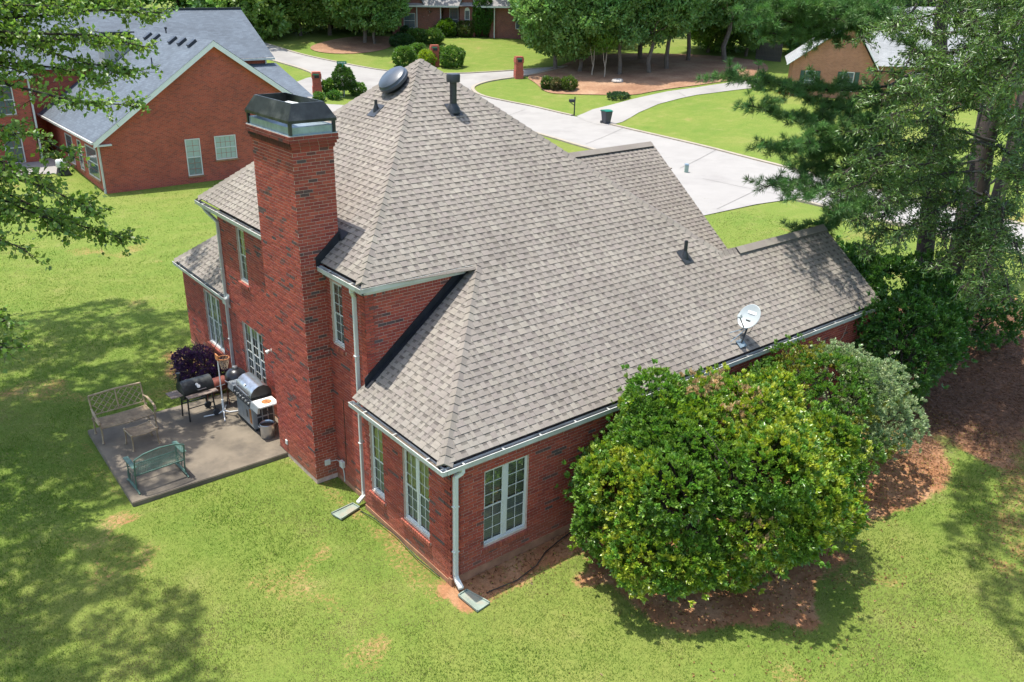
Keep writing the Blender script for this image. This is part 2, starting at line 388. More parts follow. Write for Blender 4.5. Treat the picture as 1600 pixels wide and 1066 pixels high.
# ------------------------------------------------------------------ streets, drives, kerbs, patio
def dense(pts, step, closed=True):
    out = []; n = len(pts)
    for i in range(n if closed else n - 1):
        a, b = pts[i], pts[(i + 1) % n]; k = max(1, int((b - a).length / step))
        out += [a.lerp(b, j / k) for j in range(k)]
    if not closed: out.append(pts[-1])
    return out
def smooth_line(pts, it=2, closed=False):
    for _ in range(it):
        q = []; n = len(pts)
        for i in range(n if closed else n - 1):
            a, b = pts[i], pts[(i + 1) % n]; q += [a.lerp(b, .25), a.lerp(b, .75)]
        pts = q if closed else [pts[0]] + q + [pts[-1]]
    return pts
def slab(name, px, mat, lift, smooth=1, step=1.2):
    P = [g(*p).to_2d() for p in px]
    P = smooth_line(P, smooth, True); P = dense(P, step)
    xs = [p.x for p in P]; ys = [p.y for p in P]; n = len(P); inner = []
    from mathutils.geometry import intersect_point_line
    arr = np.array([(p.x, p.y) for p in P]); 
    ix, iy = np.meshgrid(np.arange(min(xs), max(xs), step), np.arange(min(ys), max(ys), step)); q = np.stack([ix.ravel(), iy.ravel()], 1)
    a = arr; b = np.roll(arr, -1, 0); ins = np.zeros(len(q), bool); dmin = np.full(len(q), 9e9)
    for (ax, ay), (bx, by) in zip(a, b):
        c = ((ay > q[:, 1]) != (by > q[:, 1])); xx = (bx - ax) * (q[:, 1] - ay) / ((by - ay) if by != ay else 1e-9) + ax; ins ^= c & (q[:, 0] < xx)
        dmin = np.minimum(dmin, np.hypot(q[:, 0] - ax, q[:, 1] - ay))
    q = q[ins & (dmin > step * .5)]
    allp = [Vector(p) for p in arr] + [Vector(p) for p in q]
    V, _, Fc, *_ = delaunay_2d_cdt(allp, [], [list(range(n))], 1, 1e-4)
    Vn = np.array([(v.x, v.y) for v in V]); z = T(Vn[:, 0], Vn[:, 1]) + lift
    me = fast_mesh(name, np.concatenate([Vn, z[:, None]], 1), np.array([tuple(f) for f in Fc]), smooth=True)
    bm = bmesh.new(); bm.from_mesh(me); bmesh.ops.recalc_face_normals(bm, faces=bm.faces)
    if sum(f.normal.z for f in bm.faces) < 0: bmesh.ops.reverse_faces(bm, faces=bm.faces)
    bm.to_mesh(me); bm.free()
    return tag(link(name, me, None, mat), kind='structure')
UPPER = [(405, 66), (419, 70), (470, 86), (548, 102), (614, 113), (692, 116), (797, 111), (886, 104)]
CORNER = [(880, 106), (819, 120), (780, 124.5), (752, 130), (735, 138), (749, 150), (797, 160), (840, 168), (894, 181)]
FARA = [(954, 195), (1030, 213), (1095, 228), (1160, 245), (1235, 264), (1330, 290), (1440, 317), (1560, 343), (1680, 372)]
NEARA = [(1720, 440), (1600, 398), (1400, 352), (1290, 324), (1200, 303), (1098, 280), (1047, 266), (935, 237), (840, 208), (760, 190), (690, 176), (620, 160), (560, 143), (500, 124), (486, 112), (416, 92), (400, 88)]
slab('street', UPPER + CORNER + FARA + NEARA, M['road'], .03)
slab('driveway', [(1047, 264), (1098, 278), (1200, 301), (1243, 311), (1182, 320), (1098, 338), (1050, 352), (950, 335), (960, 272)], M['road'], .038, 0)
slab('driveway', [(893, 178), (1020, 147), (1110, 135), (1190, 122), (1200, 136), (1113, 146), (1080, 150), (1011, 168), (958, 198), (925, 194)], M['road'], .042, 1)
slab('driveway', [(452, 133), (488, 119), (504, 122), (505, 142), (485, 156), (500, 163), (560, 166), (640, 178), (560, 192), (470, 190), (420, 165)], M['road'], .046, 1)
slab('path', [(0, 250), (60, 243), (112, 258), (100, 272), (0, 274)], M['road'], .04, 0)
slab('path', [(790, 57), (900, 57), (900, 60), (790, 59.5)], M['road'], .05, 0)
def mulch_mat():
    m, nt, b, L = mat_new('pine_straw_bed'); n1 = noise(nt, .35, 6, .65); n2 = noise(nt, 6, 6, .7)
    c = ramp(nt, n1, [(.3, (.19, .09, .046)), (.5, (.28, .155, .085)), (.7, (.37, .235, .14))]); c = mix(nt, .7, c, ramp(nt, n2, [(.3, (.5, .48, .46)), (.7, (1.3, 1.28, 1.25))]), 'MULTIPLY')
    L.new(c, b.inputs['Base Color']); b.inputs['Roughness'].default_value = .95; bump(nt, b, n2, .6, .05); return m
M['straw'] = mulch_mat()
slab('mulch_bed', [(818, 119.5), (838, 131), (852, 146), (890, 148), (930, 148.5), (990, 150), (1022, 143), (1110, 132), (1180, 120), (1205, 110), (1190, 95), (1100, 86), (1000, 84), (930, 86), (896, 95), (870, 106)], M['straw'], .06, 2)
slab('mulch_bed', [(478, 74), (520, 62), (560, 57), (625, 58), (618, 68), (604, 78), (560, 85), (500, 84)], M['straw'], .06, 2)
def road_joint(a, b, w=.03):
    P = dense([g(*a), g(*b)], 1.0, False); mb = MB(); d = (P[-1] - P[0]); s = Vector((-d.y, d.x, 0)).normalized() * w / 2
    L_ = [(p.x - s.x, p.y - s.y, Tz(p.x, p.y) + .052) for p in P]; R_ = [(p.x + s.x, p.y + s.y, Tz(p.x, p.y) + .052) for p in P]; n = len(P)
    mb.add(L_ + R_, [(i, i + 1, n + i + 1, n + i) for i in range(n - 1)]); tag(mb.build('road_joint', M['joint'], None), kind='structure')
M['joint'] = simple('joint_tar', (.17, .16, .145), .9)
for a, b in (((975, 200), (915, 226)), ((1120, 234), (1062, 264)), ((1280, 276), (1235, 308)), ((1098, 280), (1243, 311)), ((1180, 299), (1120, 328)), ((740, 140), (660, 158)), ((700, 117), (610, 140)), ((1060, 145), (1072, 152)), ((820, 172), (770, 188))): road_joint(a, b)
def kerb(px, w=.32, h=.1):
    P = dense(smooth_line([g(*p) for p in px], 2), 1.5, False); mb = MB(); rows = []
    for i, p in enumerate(P):
        d = (P[min(i + 1, len(P) - 1)] - P[max(i - 1, 0)]); d.z = 0; d.normalize(); s = Vector((-d.y, d.x, 0))
        rows.append([p - s * w / 2 + Vector((0, 0, Tz(p.x, p.y) - p.z - .1)), p - s * w / 2 + Vector((0, 0, Tz(p.x, p.y) - p.z + h)), p + s * w / 2 + Vector((0, 0, Tz(p.x, p.y) - p.z + h)), p + s * w / 2 + Vector((0, 0, Tz(p.x, p.y) - p.z - .1))])
    vs = [v for r_ in rows for v in r_]; fs = [(i * 4 + k, i * 4 + k + 1, i * 4 + k + 5, i * 4 + k + 4) for i in range(len(rows) - 1) for k in range(3)]
    mb.add(vs, fs); tag(mb.build('kerb', M['kerb'], None), kind='structure')
kerb(UPPER); kerb(CORNER); kerb(FARA); kerb([(1690, 425), (1600, 398), (1400, 352), (1290, 324), (1243, 313)]); kerb([(1047, 265), (935, 237), (840, 208), (760, 190)]); kerb([(500, 124), (486, 112), (416, 92)])
# patio slab with its control joint
pm = MB(); pm.prism([(-4.10, 6.30, -.06), (-.42, 6.30, -.06), (-.42, 6.74, -.06), (.13, 6.74, -.06), (.13, 10.32, -.06), (-4.03, 10.32, -.06)], (0, 0, .18))
tag(pm.build('patio', M['concrete'], None, bevel=.015), kind='structure')
# ------------------------------------------------------------------ the brick house
house = thing('brick_house', 'red brick house with steep grey brown hipped roof and tall chimney', 'house')
BRICKTINTS = [(.285, .052, .032), (.25, .043, .028), (.31, .062, .036), (.22, .037, .027), (.265, .047, .03), (.30, .055, .033), (.24, .05, .034)]
DARKTINTS = [(.085, .045, .042), (.11, .045, .04), (.075, .05, .05), (.14, .042, .034)]
P1 = .8005; H1 = 2.705; H2 = 5.19
bricks = []       # (matrix, size(len,h), tint)  for whole stretchers
brick_rest = MB()
BL, BH, JT, PR = .1917, .0562, .0115, .007
stretcher = None
def brick_face(o, u, n, L, z0, z1, holes=(), keep=None, seed=0, dark=.10, soldier_top=False, mult=1.0):
    """lay running-bond bricks on a vertical face from corner o along u, outward normal n"""
    o = Vector(o); u = Vector(u); n = Vector(n); up = Vector((0, 0, 1)); rr = random.Random(seed)
    rows = int(round((z1 - z0) / (BH + JT)))
    run = 0
    for k in range(rows):
        z = z0 + k * (BH + JT); top = soldier_top and k >= rows - 3
        if top:
            if k > rows - 3: continue
            step, h = BH + JT, 3 * (BH + JT) - JT
        else: step, h = BL + JT, BH
        x = 0 if top else (-.5 * step if k % 2 else 0) - (.0 if k % 4 < 2 else .02)
        while x < L - .004:
            a, b = max(x, 0), min(x + step - JT, L)
            segs = [(a, b)]
            for (h0, h1, hz0, hz1) in holes:
                if z + h > hz0 + .002 and z < hz1 - .002:
                    new = []
                    for (p, q) in segs:
                        if q <= h0 or p >= h1: new.append((p, q)); continue
                        if p < h0 - .02: new.append((p, h0))
                        if q > h1 + .02: new.append((h1, q))
                    segs = new
            for (p, q) in segs:
                if q - p < .02: continue
                if keep and not keep(o.x + u.x * (p + q) / 2, o.y + u.y * (p + q) / 2, z + h / 2): continue
                if run > 0: run -= 1; dk = rr.random() < .55
                else:
                    dk = rr.random() < dark * .5
                    if dk and rr.random() < .5: run = rr.choice((1, 1, 2))
                t = rr.choice(DARKTINTS) if dk else rr.choice(BRICKTINTS); s = rr.uniform(.86, 1.14); t = tuple(c * s * 1.24 * mult for c in t)
                pr = PR + rr.uniform(-.0015, .0025)
                c = o + u * p + up * z
                bricks.append((c, u.copy(), n.copy(), q - p, h, pr, t))
            x += step
def lay_bricks():
    """the 300 whole bricks that show largest become objects, the others one mesh"""
    global stretcher
    def size(bk):
        c, u, n, l, h, pr, t = bk
        v = Vector(CAM) - c; d = v.length; cs = v.normalized().dot(n)
        if cs <= 0 or abs(l - BL) > .003 or abs(h - BH) > .002: return -1
        vis = 1.0
        if abs(n.y + 1) < .01 and c.y < .1 and c.x > 3.2: vis = 0          # behind the shrub
        if abs(n.x + 1) < .01 and c.x > -.1 and c.z > 2.2 and c.y < 3.2: vis = 0   # behind the gutter
        return vis * cs / d ** 2
    order = sorted(range(len(bricks)), key=lambda i: -size(bricks[i])); sel = set(order[:298])
    mb = MB(); mb.obox((0, 0, 0), (BL, 0, 0), (0, 1, 0), (0, 0, BH)); me = mb.mesh('brick', M['brick'])
    for i, (c, u, n, l, h, pr, t) in enumerate(bricks):
        up = Vector((0, 0, 1))
        if i in sel:
            w = walls_by_normal(n, c)
            ob = link('brick', me, w)
            mtx = Matrix(((u.x, -n.x, 0, c.x + n.x * pr), (u.y, -n.y, 0, c.y + n.y * pr), (0, 0, 1, c.z), (0, 0, 0, 1)))
            ob.matrix_local = mtx @ Matrix.Diagonal((1, pr + .004, 1, 1)); ob.color = t + (1,)
        else:
            p = c - n * .003; q = c + n * pr; U = u * l; Z = up * h
            brick_rest.add([p, p + U, p + U + Z, p + Z, q, q + U, q + U + Z, q + Z], [(4, 5, 6, 7), (0, 1, 5, 4), (1, 2, 6, 5), (2, 3, 7, 6), (3, 0, 4, 7)], t)
    tag(brick_rest.build('brickwork', M['brick'], house), kind='stuff')
WALLS = []
def wall(o, u, n, L, z0, z1, holes=(), thick=.22, name='wall', mat='mortar', parent=None):
    """the mortar body of a wall, cut round its openings"""
    o = Vector(o); u = Vector(u); n = Vector(n); mb = MB()
    cuts = sorted({0, L} | {h[0] for h in holes} | {h[1] for h in holes})
    for a, b in zip(cuts[:-1], cuts[1:]):
        zs = [(z0, z1)]
        for h in holes:
            if h[0] < b - 1e-6 and h[1] > a + 1e-6:
                zs = [s for (p, q) in zs for s in ((p, min(q, h[2])), (max(p, h[3]), q)) if s[1] - s[0] > 1e-4]
        for (p, q) in zs: mb.obox(o + u * a + Vector((0, 0, p)), u * (b - a), -n * thick, (0, 0, q - p))
    w = mb.build(name, M[mat], parent or house); WALLS.append((w, n, o)); return w
def walls_by_normal(n, c):
    best = None
    for w, wn_, o in WALLS:
        if wn_.dot(n) > .9:
            d = abs((c - o).dot(n))
            if best is None or d < best[0]: best = (d, w)
    return best[1]
X_, Y_ = Vector((1, 0, 0)), Vector((0, 1, 0))
# window openings: (start, end, sill, head) measured along each wall
WIN_R = (.755, 1.85, .58, 2.265)                       # right wall, pair
WIN_P = (3.25 - 1.67, 3.25 - .735, .65, 2.28); WIN_S = (3.25 - 2.95, 3.25 - 2.42, .65, 2.28)   # wing wall, u runs in -y from y=3.25
H3 = dict(o=(.142, 10.90, 0), L=7.746)
def v3(y): return 10.90 - y
WIN_UR = (v3(4.615), v3(4.095), 3.48, 4.89); WIN_UL = (v3(9.70), v3(9.16), 3.50, 4.92); WIN_T = (v3(9.94), v3(8.60), .65, 2.26)
WIN_L = (14.64 - 12.92, 14.64 - 11.68, .66, 2.30)
# lower wing
wall((0, 0, 0), X_, -Y_, 14.10, 0, 2.56, [WIN_R]); brick_face((0, 0, 0), X_, -Y_, 7.0, .18, 2.56, [(WIN_R[0], WIN_R[1], WIN_R[2] - .12, WIN_R[3])], seed=1); brick_face((7.0, 0, 0), X_, -Y_, 7.1, .18, 2.56, seed=11)
wall((0, 3.25, 0), -Y_, -X_, 3.25, 0, 2.56, [WIN_P, WIN_S]); brick_face((0, 3.25, 0), -Y_, -X_, 3.25, .12, 2.56, [(w[0], w[1], w[2] - .12, w[3]) for w in (WIN_P, WIN_S)], seed=2)
wall((.14, 3.25, 0), -X_, Y_, .14, 0, 2.56, thick=.05); brick_face((.14, 3.25, 0), -X_, Y_, .14, .12, 2.5, seed=3)
# two storey block
wall(H3['o'], -Y_, -X_, H3['L'], 0, 5.08, [WIN_UR, WIN_UL, WIN_T]); brick_face(H3['o'], -Y_, -X_, H3['L'], .12, 5.08, [(w[0], w[1], w[2] - .12, w[3]) for w in (WIN_UR, WIN_UL, WIN_T)], keep=lambda x, y, z: not (4.93 < y < 6.58), seed=4)
def above_low_roof(x, y, z): return z > H1 + P1 * (x + .287) - .05
wall((.142, 3.154, 0), X_, -Y_, 4.2, 2.3, 5.1, thick=.2); brick_face((.142, 3.154, 0), X_, -Y_, 3.2, 2.95, 5.13, keep=above_low_roof, seed=5, soldier_top=True)
# left wing
wall((.2, 14.64, 0), -Y_, -X_, 3.74, 0, 2.56, [WIN_L]); brick_face((.2, 14.64, 0), -Y_, -X_, 3.74, .12, 2.5, [(WIN_L[0], WIN_L[1], WIN_L[2] - .12, WIN_L[3])], seed=6)
# the sides that face away from the garden, in plain brick walling
def uvquad(mb, uvs, a, u, v, L, Hh):
    a, u, v = Vector(a), Vector(u), Vector(v); mb.add([a, a + u * L, a + u * L + v * Hh, a + v * Hh], [(0, 1, 2, 3)]); uvs += [(0, 0), (L, 0), (L, Hh), (0, Hh)]
def uvbuild(mb, uvs, name, mat, parent):
    me = bpy.data.meshes.new(name); me.from_pydata(mb.v, [], mb.f); me.materials.append(mat)
    l = me.uv_layers.new(name='UVMap'); l.data.foreach_set('uv', np.array(uvs, np.float32).ravel()); me.update(); return link(name, me, parent)
Z_ = Vector((0, 0, 1))
for (a_, u_, L_, h_) in (((14.10, .01, 0), Y_, 4.0, 2.56), ((14.3, 4.0, 0), -X_, 5.0, 2.56), ((9.0, 3.36, 0), Y_, 7.4, 5.08), ((9.0, 11.0, 0), -X_, 8.8, 5.08), ((14.45, 5.2, 0), Y_, 7.0, 2.56), ((14.45, 12.2, 0), -X_, 5.5, 2.56), ((9.0, 5.2, 0), X_, 5.45, 2.56), ((.2, 14.64, 0), X_, 3.7, 2.56), ((3.9, 14.64, 0), -Y_, 3.6, 2.56)):
    mb = MB(); uvs = []; uvquad(mb, uvs, a_, u_, Z_, L_, h_); uvbuild(mb, uvs, 'wall', M['brick_tex'], house)
for tri in (((14.10, .0, 2.56), (14.10, 4.1, 2.56), (14.10, 2.02, 4.3)), ((14.45, 5.2, 2.56), (14.45, 12.2, 2.56), (14.45, 8.88, 5.6))):
    mb = MB(); mb.add(tri, [(0, 1, 2)]); uvbuild(mb, [(p_[1], p_[2]) for p_ in tri], 'gable_wall', M['brick_tex'], house)
core = MB(); core.box((.6, .5, .01), (13.6, 2.9, 2.5)); core.box((.75, 3.6, .01), (8.8, 10.6, 5.0)); core.box((.8, 10.9, .01), (3.7, 14.4, 2.5)); core.build('interior', M['dark'], house)
# clay stained foundation course along the foot of the walls
fb = MB(); fb.obox((-.025, -.03, -.1), (14.1, 0, 0), (0, .1, 0), (0, 0, .28)); fb.obox((-.022, 0.08, -.1), (.1, 0, 0), (0, 3.17, 0), (0, 0, .215)); fb.obox((.12, 3.26, -.1), (.1, 0, 0), (0, 1.52, 0), (0, 0, .215)); fb.obox((.18, 10.92, -.1), (.1, 0, 0), (0, 3.74, 0), (0, 0, .215)); fb.obox((.12, 6.75, -.1), (.1, 0, 0), (0, 4.1, 0), (0, 0, .215))
fb.build('foundation', M['foundation'], house)

# ---------------- chimney
CX0, CY0, CY1, CXB = -.41, 4.779, 6.724, .483
ch = MB(); ch.box((CX0, CY0, 0), (CXB, CY1, 7.63)); chim = ch.build('chimney', M['mortar'], house)
WALLS_keep = WALLS
WALLS.append((chim, -Y_, Vector((CX0, CY0, 0)))); WALLS.append((chim, -X_, Vector((CX0, CY0, 0))))
brick_face((CX0, CY0, 0), X_, -Y_, CXB - CX0, .12, 7.63, seed=7, keep=lambda x, y, z: x < .32 or z > 4.9)
brick_face((CX0, CY1, 0), -Y_, -X_, CY1 - CY0, .12, 7.63, seed=8)
brick_face((CXB, CY0, 0), Y_, X_, CY1 - CY0, 5.2, 7.63, seed=9); brick_face((CXB, CY1, 0), -X_, Y_, CXB - CX0, 4.8, 7.63, seed=10)
for k, (e, hgt) in enumerate(((.028, .0677), (.056, .0677), (.084, .135))):
    z0 = 7.63 + .0677 * k; a0, b0, a1, b1 = CX0 - e, CY0 - e, CXB + e, CY1 + e
    c_ = MB(); c_.box((a0 + .004, b0 + .004, z0), (a1 - .004, b1 - .004, z0 + hgt)); c_.build('corbel', M['mortar'], chim)
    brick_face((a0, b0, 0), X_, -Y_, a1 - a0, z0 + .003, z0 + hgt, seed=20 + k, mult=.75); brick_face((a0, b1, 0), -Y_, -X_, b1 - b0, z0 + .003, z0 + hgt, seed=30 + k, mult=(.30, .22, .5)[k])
    brick_face((a1, b0, 0), Y_, X_, b1 - b0, z0 + .003, z0 + hgt, seed=40 + k); brick_face((a1, b1, 0), -X_, Y_, a1 - a0, z0 + .003, z0 + hgt, seed=50 + k)
ZT = 7.63 + .0677 * 2 + .135
A0, B0, A1, B1 = CX0 - .075, CY0 - .075, CXB + .075, CY1 + .075
pan = MB(); pan.box((A0, B0, ZT), (A1, B1, ZT + .012))
i_ = .05
for (x0, y0, x1, y1) in ((A0 + i_, B0 + i_, A1 - i_, B0 + i_ + .01), (A0 + i_, B1 - i_ - .01, A1 - i_, B1 - i_), (A0 + i_, B0 + i_ + .01, A0 + i_ + .01, B1 - i_ - .01), (A1 - i_ - .01, B0 + i_ + .01, A1 - i_, B1 - i_ - .01)):
    pan.box((x0, y0, ZT + .012), (x1, y1, ZT + .16))
xm, ym = (A0 + A1) / 2, (B0 + B1) / 2
pan.add([(A0 + i_, B0 + i_, ZT + .161), (A1 - i_, B0 + i_, ZT + .161), (A1 - i_, B1 - i_, ZT + .161), (A0 + i_, B1 - i_, ZT + .161), (xm, ym - .45, ZT + .21), (xm, ym + .45, ZT + .21)], [(0, 1, 4), (1, 2, 5, 4), (2, 3, 5), (3, 0, 4, 5)])
pan.build('chase_pan', M['galv'], chim)
for px_, py_ in ((A0 + .02, B0 + .02), (A1 - .08, B0 + .02), (A0 + .02, B1 - .08), (A1 - .08, B1 - .08)):
    q = MB(); q.box((px_, py_, ZT + .012), (px_ + .06, py_ + .06, ZT + .30)); q.build('shroud_post', M['blackmetal'], chim)
hd = MB(); zb = ZT + .24; zc = zb + .055; zd = zb + .36
def ring(e, z): return [(A0 + e, B0 + e, z), (A1 - e, B0 + e, z), (A1 - e, B1 - e, z), (A0 + e, B1 - e, z)]
rs = ring(0, zb) + ring(0, zc) + ring(.17, zd) + ring(.20, zd) + ring(.04, zc - .01) + ring(.03, zb)
hd.add(rs, [(a * 4 + k, a * 4 + (k + 1) % 4, ((a + 1) % 6) * 4 + (k + 1) % 4, ((a + 1) % 6) * 4 + k) for a in range(6) for k in range(4)])
hd.build('chimney_hood', M['blackmetal'], chim)
fl = MB(); fl.lathe([(.0, .0), (.13, 0), (.13, .30), (.19, .30), (.20, .325), (.0, .37)], (xm, ym, ZT + .17), 24); fl.build('flue_cap', M['white'], chim, smooth=True)

# ---------------- roof
roofdeck = MB()
shingles = []; shing_rest = MB(); shade_attr = []
TINTS = [(t[0] * 1.02, t[1] * 1.0, t[2] * .97) for t in ((.235, .212, .188), (.25, .23, .205), (.225, .203, .183), (.243, .22, .198), (.26, .24, .21), (.23, .205, .187), (.248, .226, .198))]
EXPO = .1435
def slope_shingles(o, u, s, nb, left, right, seed, bmax, dark_mult=1.0, keepobj=True):
    """o eave origin, u along the eave, s up the slope, both unit; left(b), right(b) bound each course"""
    o, u, s = Vector(o), Vector(u), Vector(s); n = u.cross(s).normalized()
    if n.z < 0: n = -n
    rr = random.Random(seed); k = 0; b = 0.0; drift = 1.0
    while b < bmax:
        b1 = min(b + EXPO, bmax); l0, r0, l1, r1 = left(b), right(b), left(b1), right(b1)
        if r0 <= l0 + .01: b = b1; continue
        a = min(l0, l1) - rr.random() * .3; tooth = rr.random() < .5
        row = rr.uniform(.96, 1.04)
        while a < max(r0, r1):
            w = rr.choice((.07, .09, .11, .13, .16, .19)) if tooth else rr.choice((.06, .08, .10, .12, .15))
            # the bonded sheet changes tone every metre or so
            a0, a1 = a, a + w; a = a1
            p0, p1 = max(a0, l0), min(a1, r0); q0, q1 = max(a0, l1), min(a1, r1)
            full = p0 == a0 and p1 == a1 and q0 == a0 and q1 == a1
            if p1 <= p0 and q1 <= q0: tooth = not tooth; continue
            if p1 < p0: p0 = p1 = min(max(a0, l0), r0)
            if q1 < q0: q0 = q1 = min(max(a0, l1), r1)
            t = rr.choice(TINTS); sc = row * rr.uniform(.94, 1.06) * (1.0 if tooth else .97)
            t = tuple(c * sc for c in t)
            shingles.append((o, u, s, n, p0, p1, q0, q1, b, b1, tooth, t, full and keepobj))
            tooth = not tooth
        b = b1
def lay_shingles(roof):
    def size(sg):
        if not sg[12] or not sg[10]: return -1
        c = sg[0] + sg[1] * sg[4] + sg[2] * sg[8]; v = Vector(CAM) - c; d = v.length
        if sg[5] - sg[4] < .10: return -1
        return (sg[5] - sg[4]) * abs(v.normalized().dot(sg[3])) / d ** 2
    order = sorted(range(len(shingles)), key=lambda i: -size(shingles[i])); sel = set(i for i in order[:298] if size(shingles[i]) > 0)
    um = MB(); um.add([(0, 0, 0), (1, 0, 0), (1, 0, 1), (0, 0, 1), (0, 1, 0), (1, 1, 0), (1, 1, .15), (0, 1, .15)], [(0, 1, 2, 3), (3, 2, 6, 7), (0, 3, 7, 4), (1, 5, 6, 2), (4, 7, 6, 5), (0, 4, 5, 1)])
    ume = um.mesh('shingle', M['shingle'])
    V, Fq, Tn = [], [], []
    for i, (o, u, s, n, p0, p1, q0, q1, b, b1, tooth, t, full) in enumerate(shingles):
        th = .016 if tooth else .009
        if i in sel:
            ob = link('shingle', ume, roof); c = o + u * p0 + s * b
            ob.matrix_local = Matrix(((u.x * (p1 - p0), s.x * (b1 - b), n.x * th, c.x), (u.y * (p1 - p0), s.y * (b1 - b), n.y * th, c.y), (u.z * (p1 - p0), s.z * (b1 - b), n.z * th, c.z), (0, 0, 0, 1)))
            ob.color = t + (1,); continue
        B = o + s * b; Tp = o + s * b1; k = len(V)
        V += [B + u * p0, B + u * p1, B + u * p1 + n * th, B + u * p0 + n * th, Tp + u * q1 + n * .002, Tp + u * q0 + n * .002]
        if tooth:
            Fq += [(k, k + 1, k + 2, k + 3), (k + 3, k + 2, k + 4, k + 5), (k, k + 3, k + 5, k + 5), (k + 1, k + 4, k + 4, k + 2)]; Tn += [t] * 4
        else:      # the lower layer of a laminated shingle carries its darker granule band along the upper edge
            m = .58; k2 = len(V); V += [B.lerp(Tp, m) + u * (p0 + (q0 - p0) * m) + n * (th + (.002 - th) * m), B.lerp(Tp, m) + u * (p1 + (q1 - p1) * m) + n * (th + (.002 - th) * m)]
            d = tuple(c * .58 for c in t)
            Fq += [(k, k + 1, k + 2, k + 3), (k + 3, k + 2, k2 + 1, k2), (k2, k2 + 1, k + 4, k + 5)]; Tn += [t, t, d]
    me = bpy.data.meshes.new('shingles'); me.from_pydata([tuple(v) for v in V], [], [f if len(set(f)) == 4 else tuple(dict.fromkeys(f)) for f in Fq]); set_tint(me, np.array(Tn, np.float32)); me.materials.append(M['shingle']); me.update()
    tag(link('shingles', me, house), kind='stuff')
SL = math.hypot(1, P1)                      # slope length per metre of run
OX, OY = -.287 + .09, -.148 + .09           # shingle edge stands just inside the gutter lip
# right slope, facing -y, runs from the wing eave to the apex
APX, APY = 4.499, 7.636; APZ = H1 + P1 * (APY + .148); U0 = -.055; V0 = 2.957; ZR = 4.426; YR = 2.002
XE = 14.356
def zr(y): return H1 + P1 * (y + .148)
def left_r(b):
    y = OY + b / SL
    return (-.287 + (y + .148) * (2.803 + .287) / (V0 + .148)) if y < V0 - .09 else max(U0 + (y - V0) * (APX - U0) / (APY - V0), U0)
def right_r(b):
    y = OY + b / SL
    return XE if y < YR else 9.82 - (y - YR) * (9.82 - APX) / (APY - YR)
s_r = Vector((0, 1, P1)).normalized(); s_l = Vector((1, 0, P1)).normalized()
slope_shingles((0, OY, zr(OY)), X_, s_r, None, left_r, right_r, 100, (APY - OY) * SL - .02)
# upper left slope, facing -x (u runs in -y so that the normal points up)
OXU = U0 + .09
P2 = (APZ - H2) / (APX - U0); P3 = (H2 - H1) / (2.803 + .287); s_u = Vector((1, 0, P2)).normalized(); s_3 = Vector((1, 0, P3)).normalized(); SLU = math.hypot(1, P2); SL3 = math.hypot(1, P3)
def zu(x): return H2 + P2 * (x - U0)
def lu(b): x = OXU + b / SLU; return -(11.966 - (x - U0) * (11.966 - APY) / (APX - U0))
def ru(b): x = OXU + b / SLU; return -(V0 + (x - U0) * (APY - V0) / (APX - U0))
def split_chim(fn_l, fn_r):
    return fn_l, fn_r
BCH = (CXB - OXU) * SLU
slope_shingles((OXU, 0, zu(OXU)), -Y_, s_u, None, lu, lambda b: min(ru(b), -CY1), 101, math.ceil(BCH / EXPO) * EXPO)
slope_shingles((OXU, 0, zu(OXU)), -Y_, s_u, None, lambda b: -CY0, ru, 102, math.ceil(BCH / EXPO) * EXPO)
slope_shingles(Vector((OXU, 0, zu(OXU))) + s_u * (math.ceil(BCH / EXPO) * EXPO), -Y_, s_u, None, lambda b: lu(b + math.ceil(BCH / EXPO) * EXPO), lambda b: ru(b + math.ceil(BCH / EXPO) * EXPO), 103, (APX - OXU) * SLU - .02 - math.ceil(BCH / EXPO) * EXPO)
# lower left slope
def zl(x): return H1 + P3 * (x + .287)
def ll(b): x = OX + b / SL3; return -3.25 if x < .135 else -3.15
def rl(b): x = OX + b / SL3; return -(-.148 + (x + .287) * (V0 + .148) / (2.803 + .287))
slope_shingles((OX, 0, zl(OX)), -Y_, s_3, None, ll, rl, 104, (2.80 - OX) * SL3)
# left wing slope
OXW = .06
def zw(x): return 2.705 + P1 * x
slope_shingles((OXW, 0, zw(OXW)), -Y_, s_l, None, lambda b: -(14.86 - (OXW + b / SL)), lambda b: -10.9, 105, 1.9 * SL, keepobj=False)
# back wing slope
YB, ZB = 8.88, 5.75
def zb_(y): return ZB - P1 * (YB - y)
slope_shingles((0, 5.05, zb_(5.05)), X_, s_r, None, lambda b: 8.40 + (ZB - zb_(5.05 + b / SL)) / P1, lambda b: 14.62, 106, (YB - 5.05) * SL, keepobj=False)
# decks under the shingles and the slopes that face the street
D_ = -.012
def dk(*pts): roofdeck.add([(p[0], p[1], p[2] + D_) for p in pts], [tuple(range(len(pts)))])
dk((OX, OY, zr(OY)), (XE, OY, zr(OY)), (XE, YR, ZR), (9.82, YR, ZR), (APX, APY, APZ), (U0 + .12, V0 + .12, zr(V0 + .12)), (U0 + .12, V0 + .09, zr(V0 + .09)), (2.803, V0 + .06, zr(V0 + .06)))
dk((U0 + .09, 11.9, zu(U0 + .09)), (U0 + .09, 3.0, zu(U0 + .09)), (APX, APY, APZ))
dk((OX, 3.25, zl(OX)), (OX, OY, zl(OX)), (2.803, V0, H2), (2.85, 3.15, 5.2), (.13, 3.15, zl(.13)), (.13, 3.25, zl(.13)))
dk((.06, 14.8, zw(.06)), (.06, 10.9, zw(.06)), (1.96, 10.9, zw(1.96)), (1.96, 12.9, zw(1.96)))
dk((8.4, 5.05, zb_(5.05)), (14.62, 5.05, zb_(5.05)), (14.62, YB, ZB), (8.4, YB, ZB))
roof = roofdeck.build('roof', M['roofdeck'], house, fix=False)
mb = MB(); uvs = []
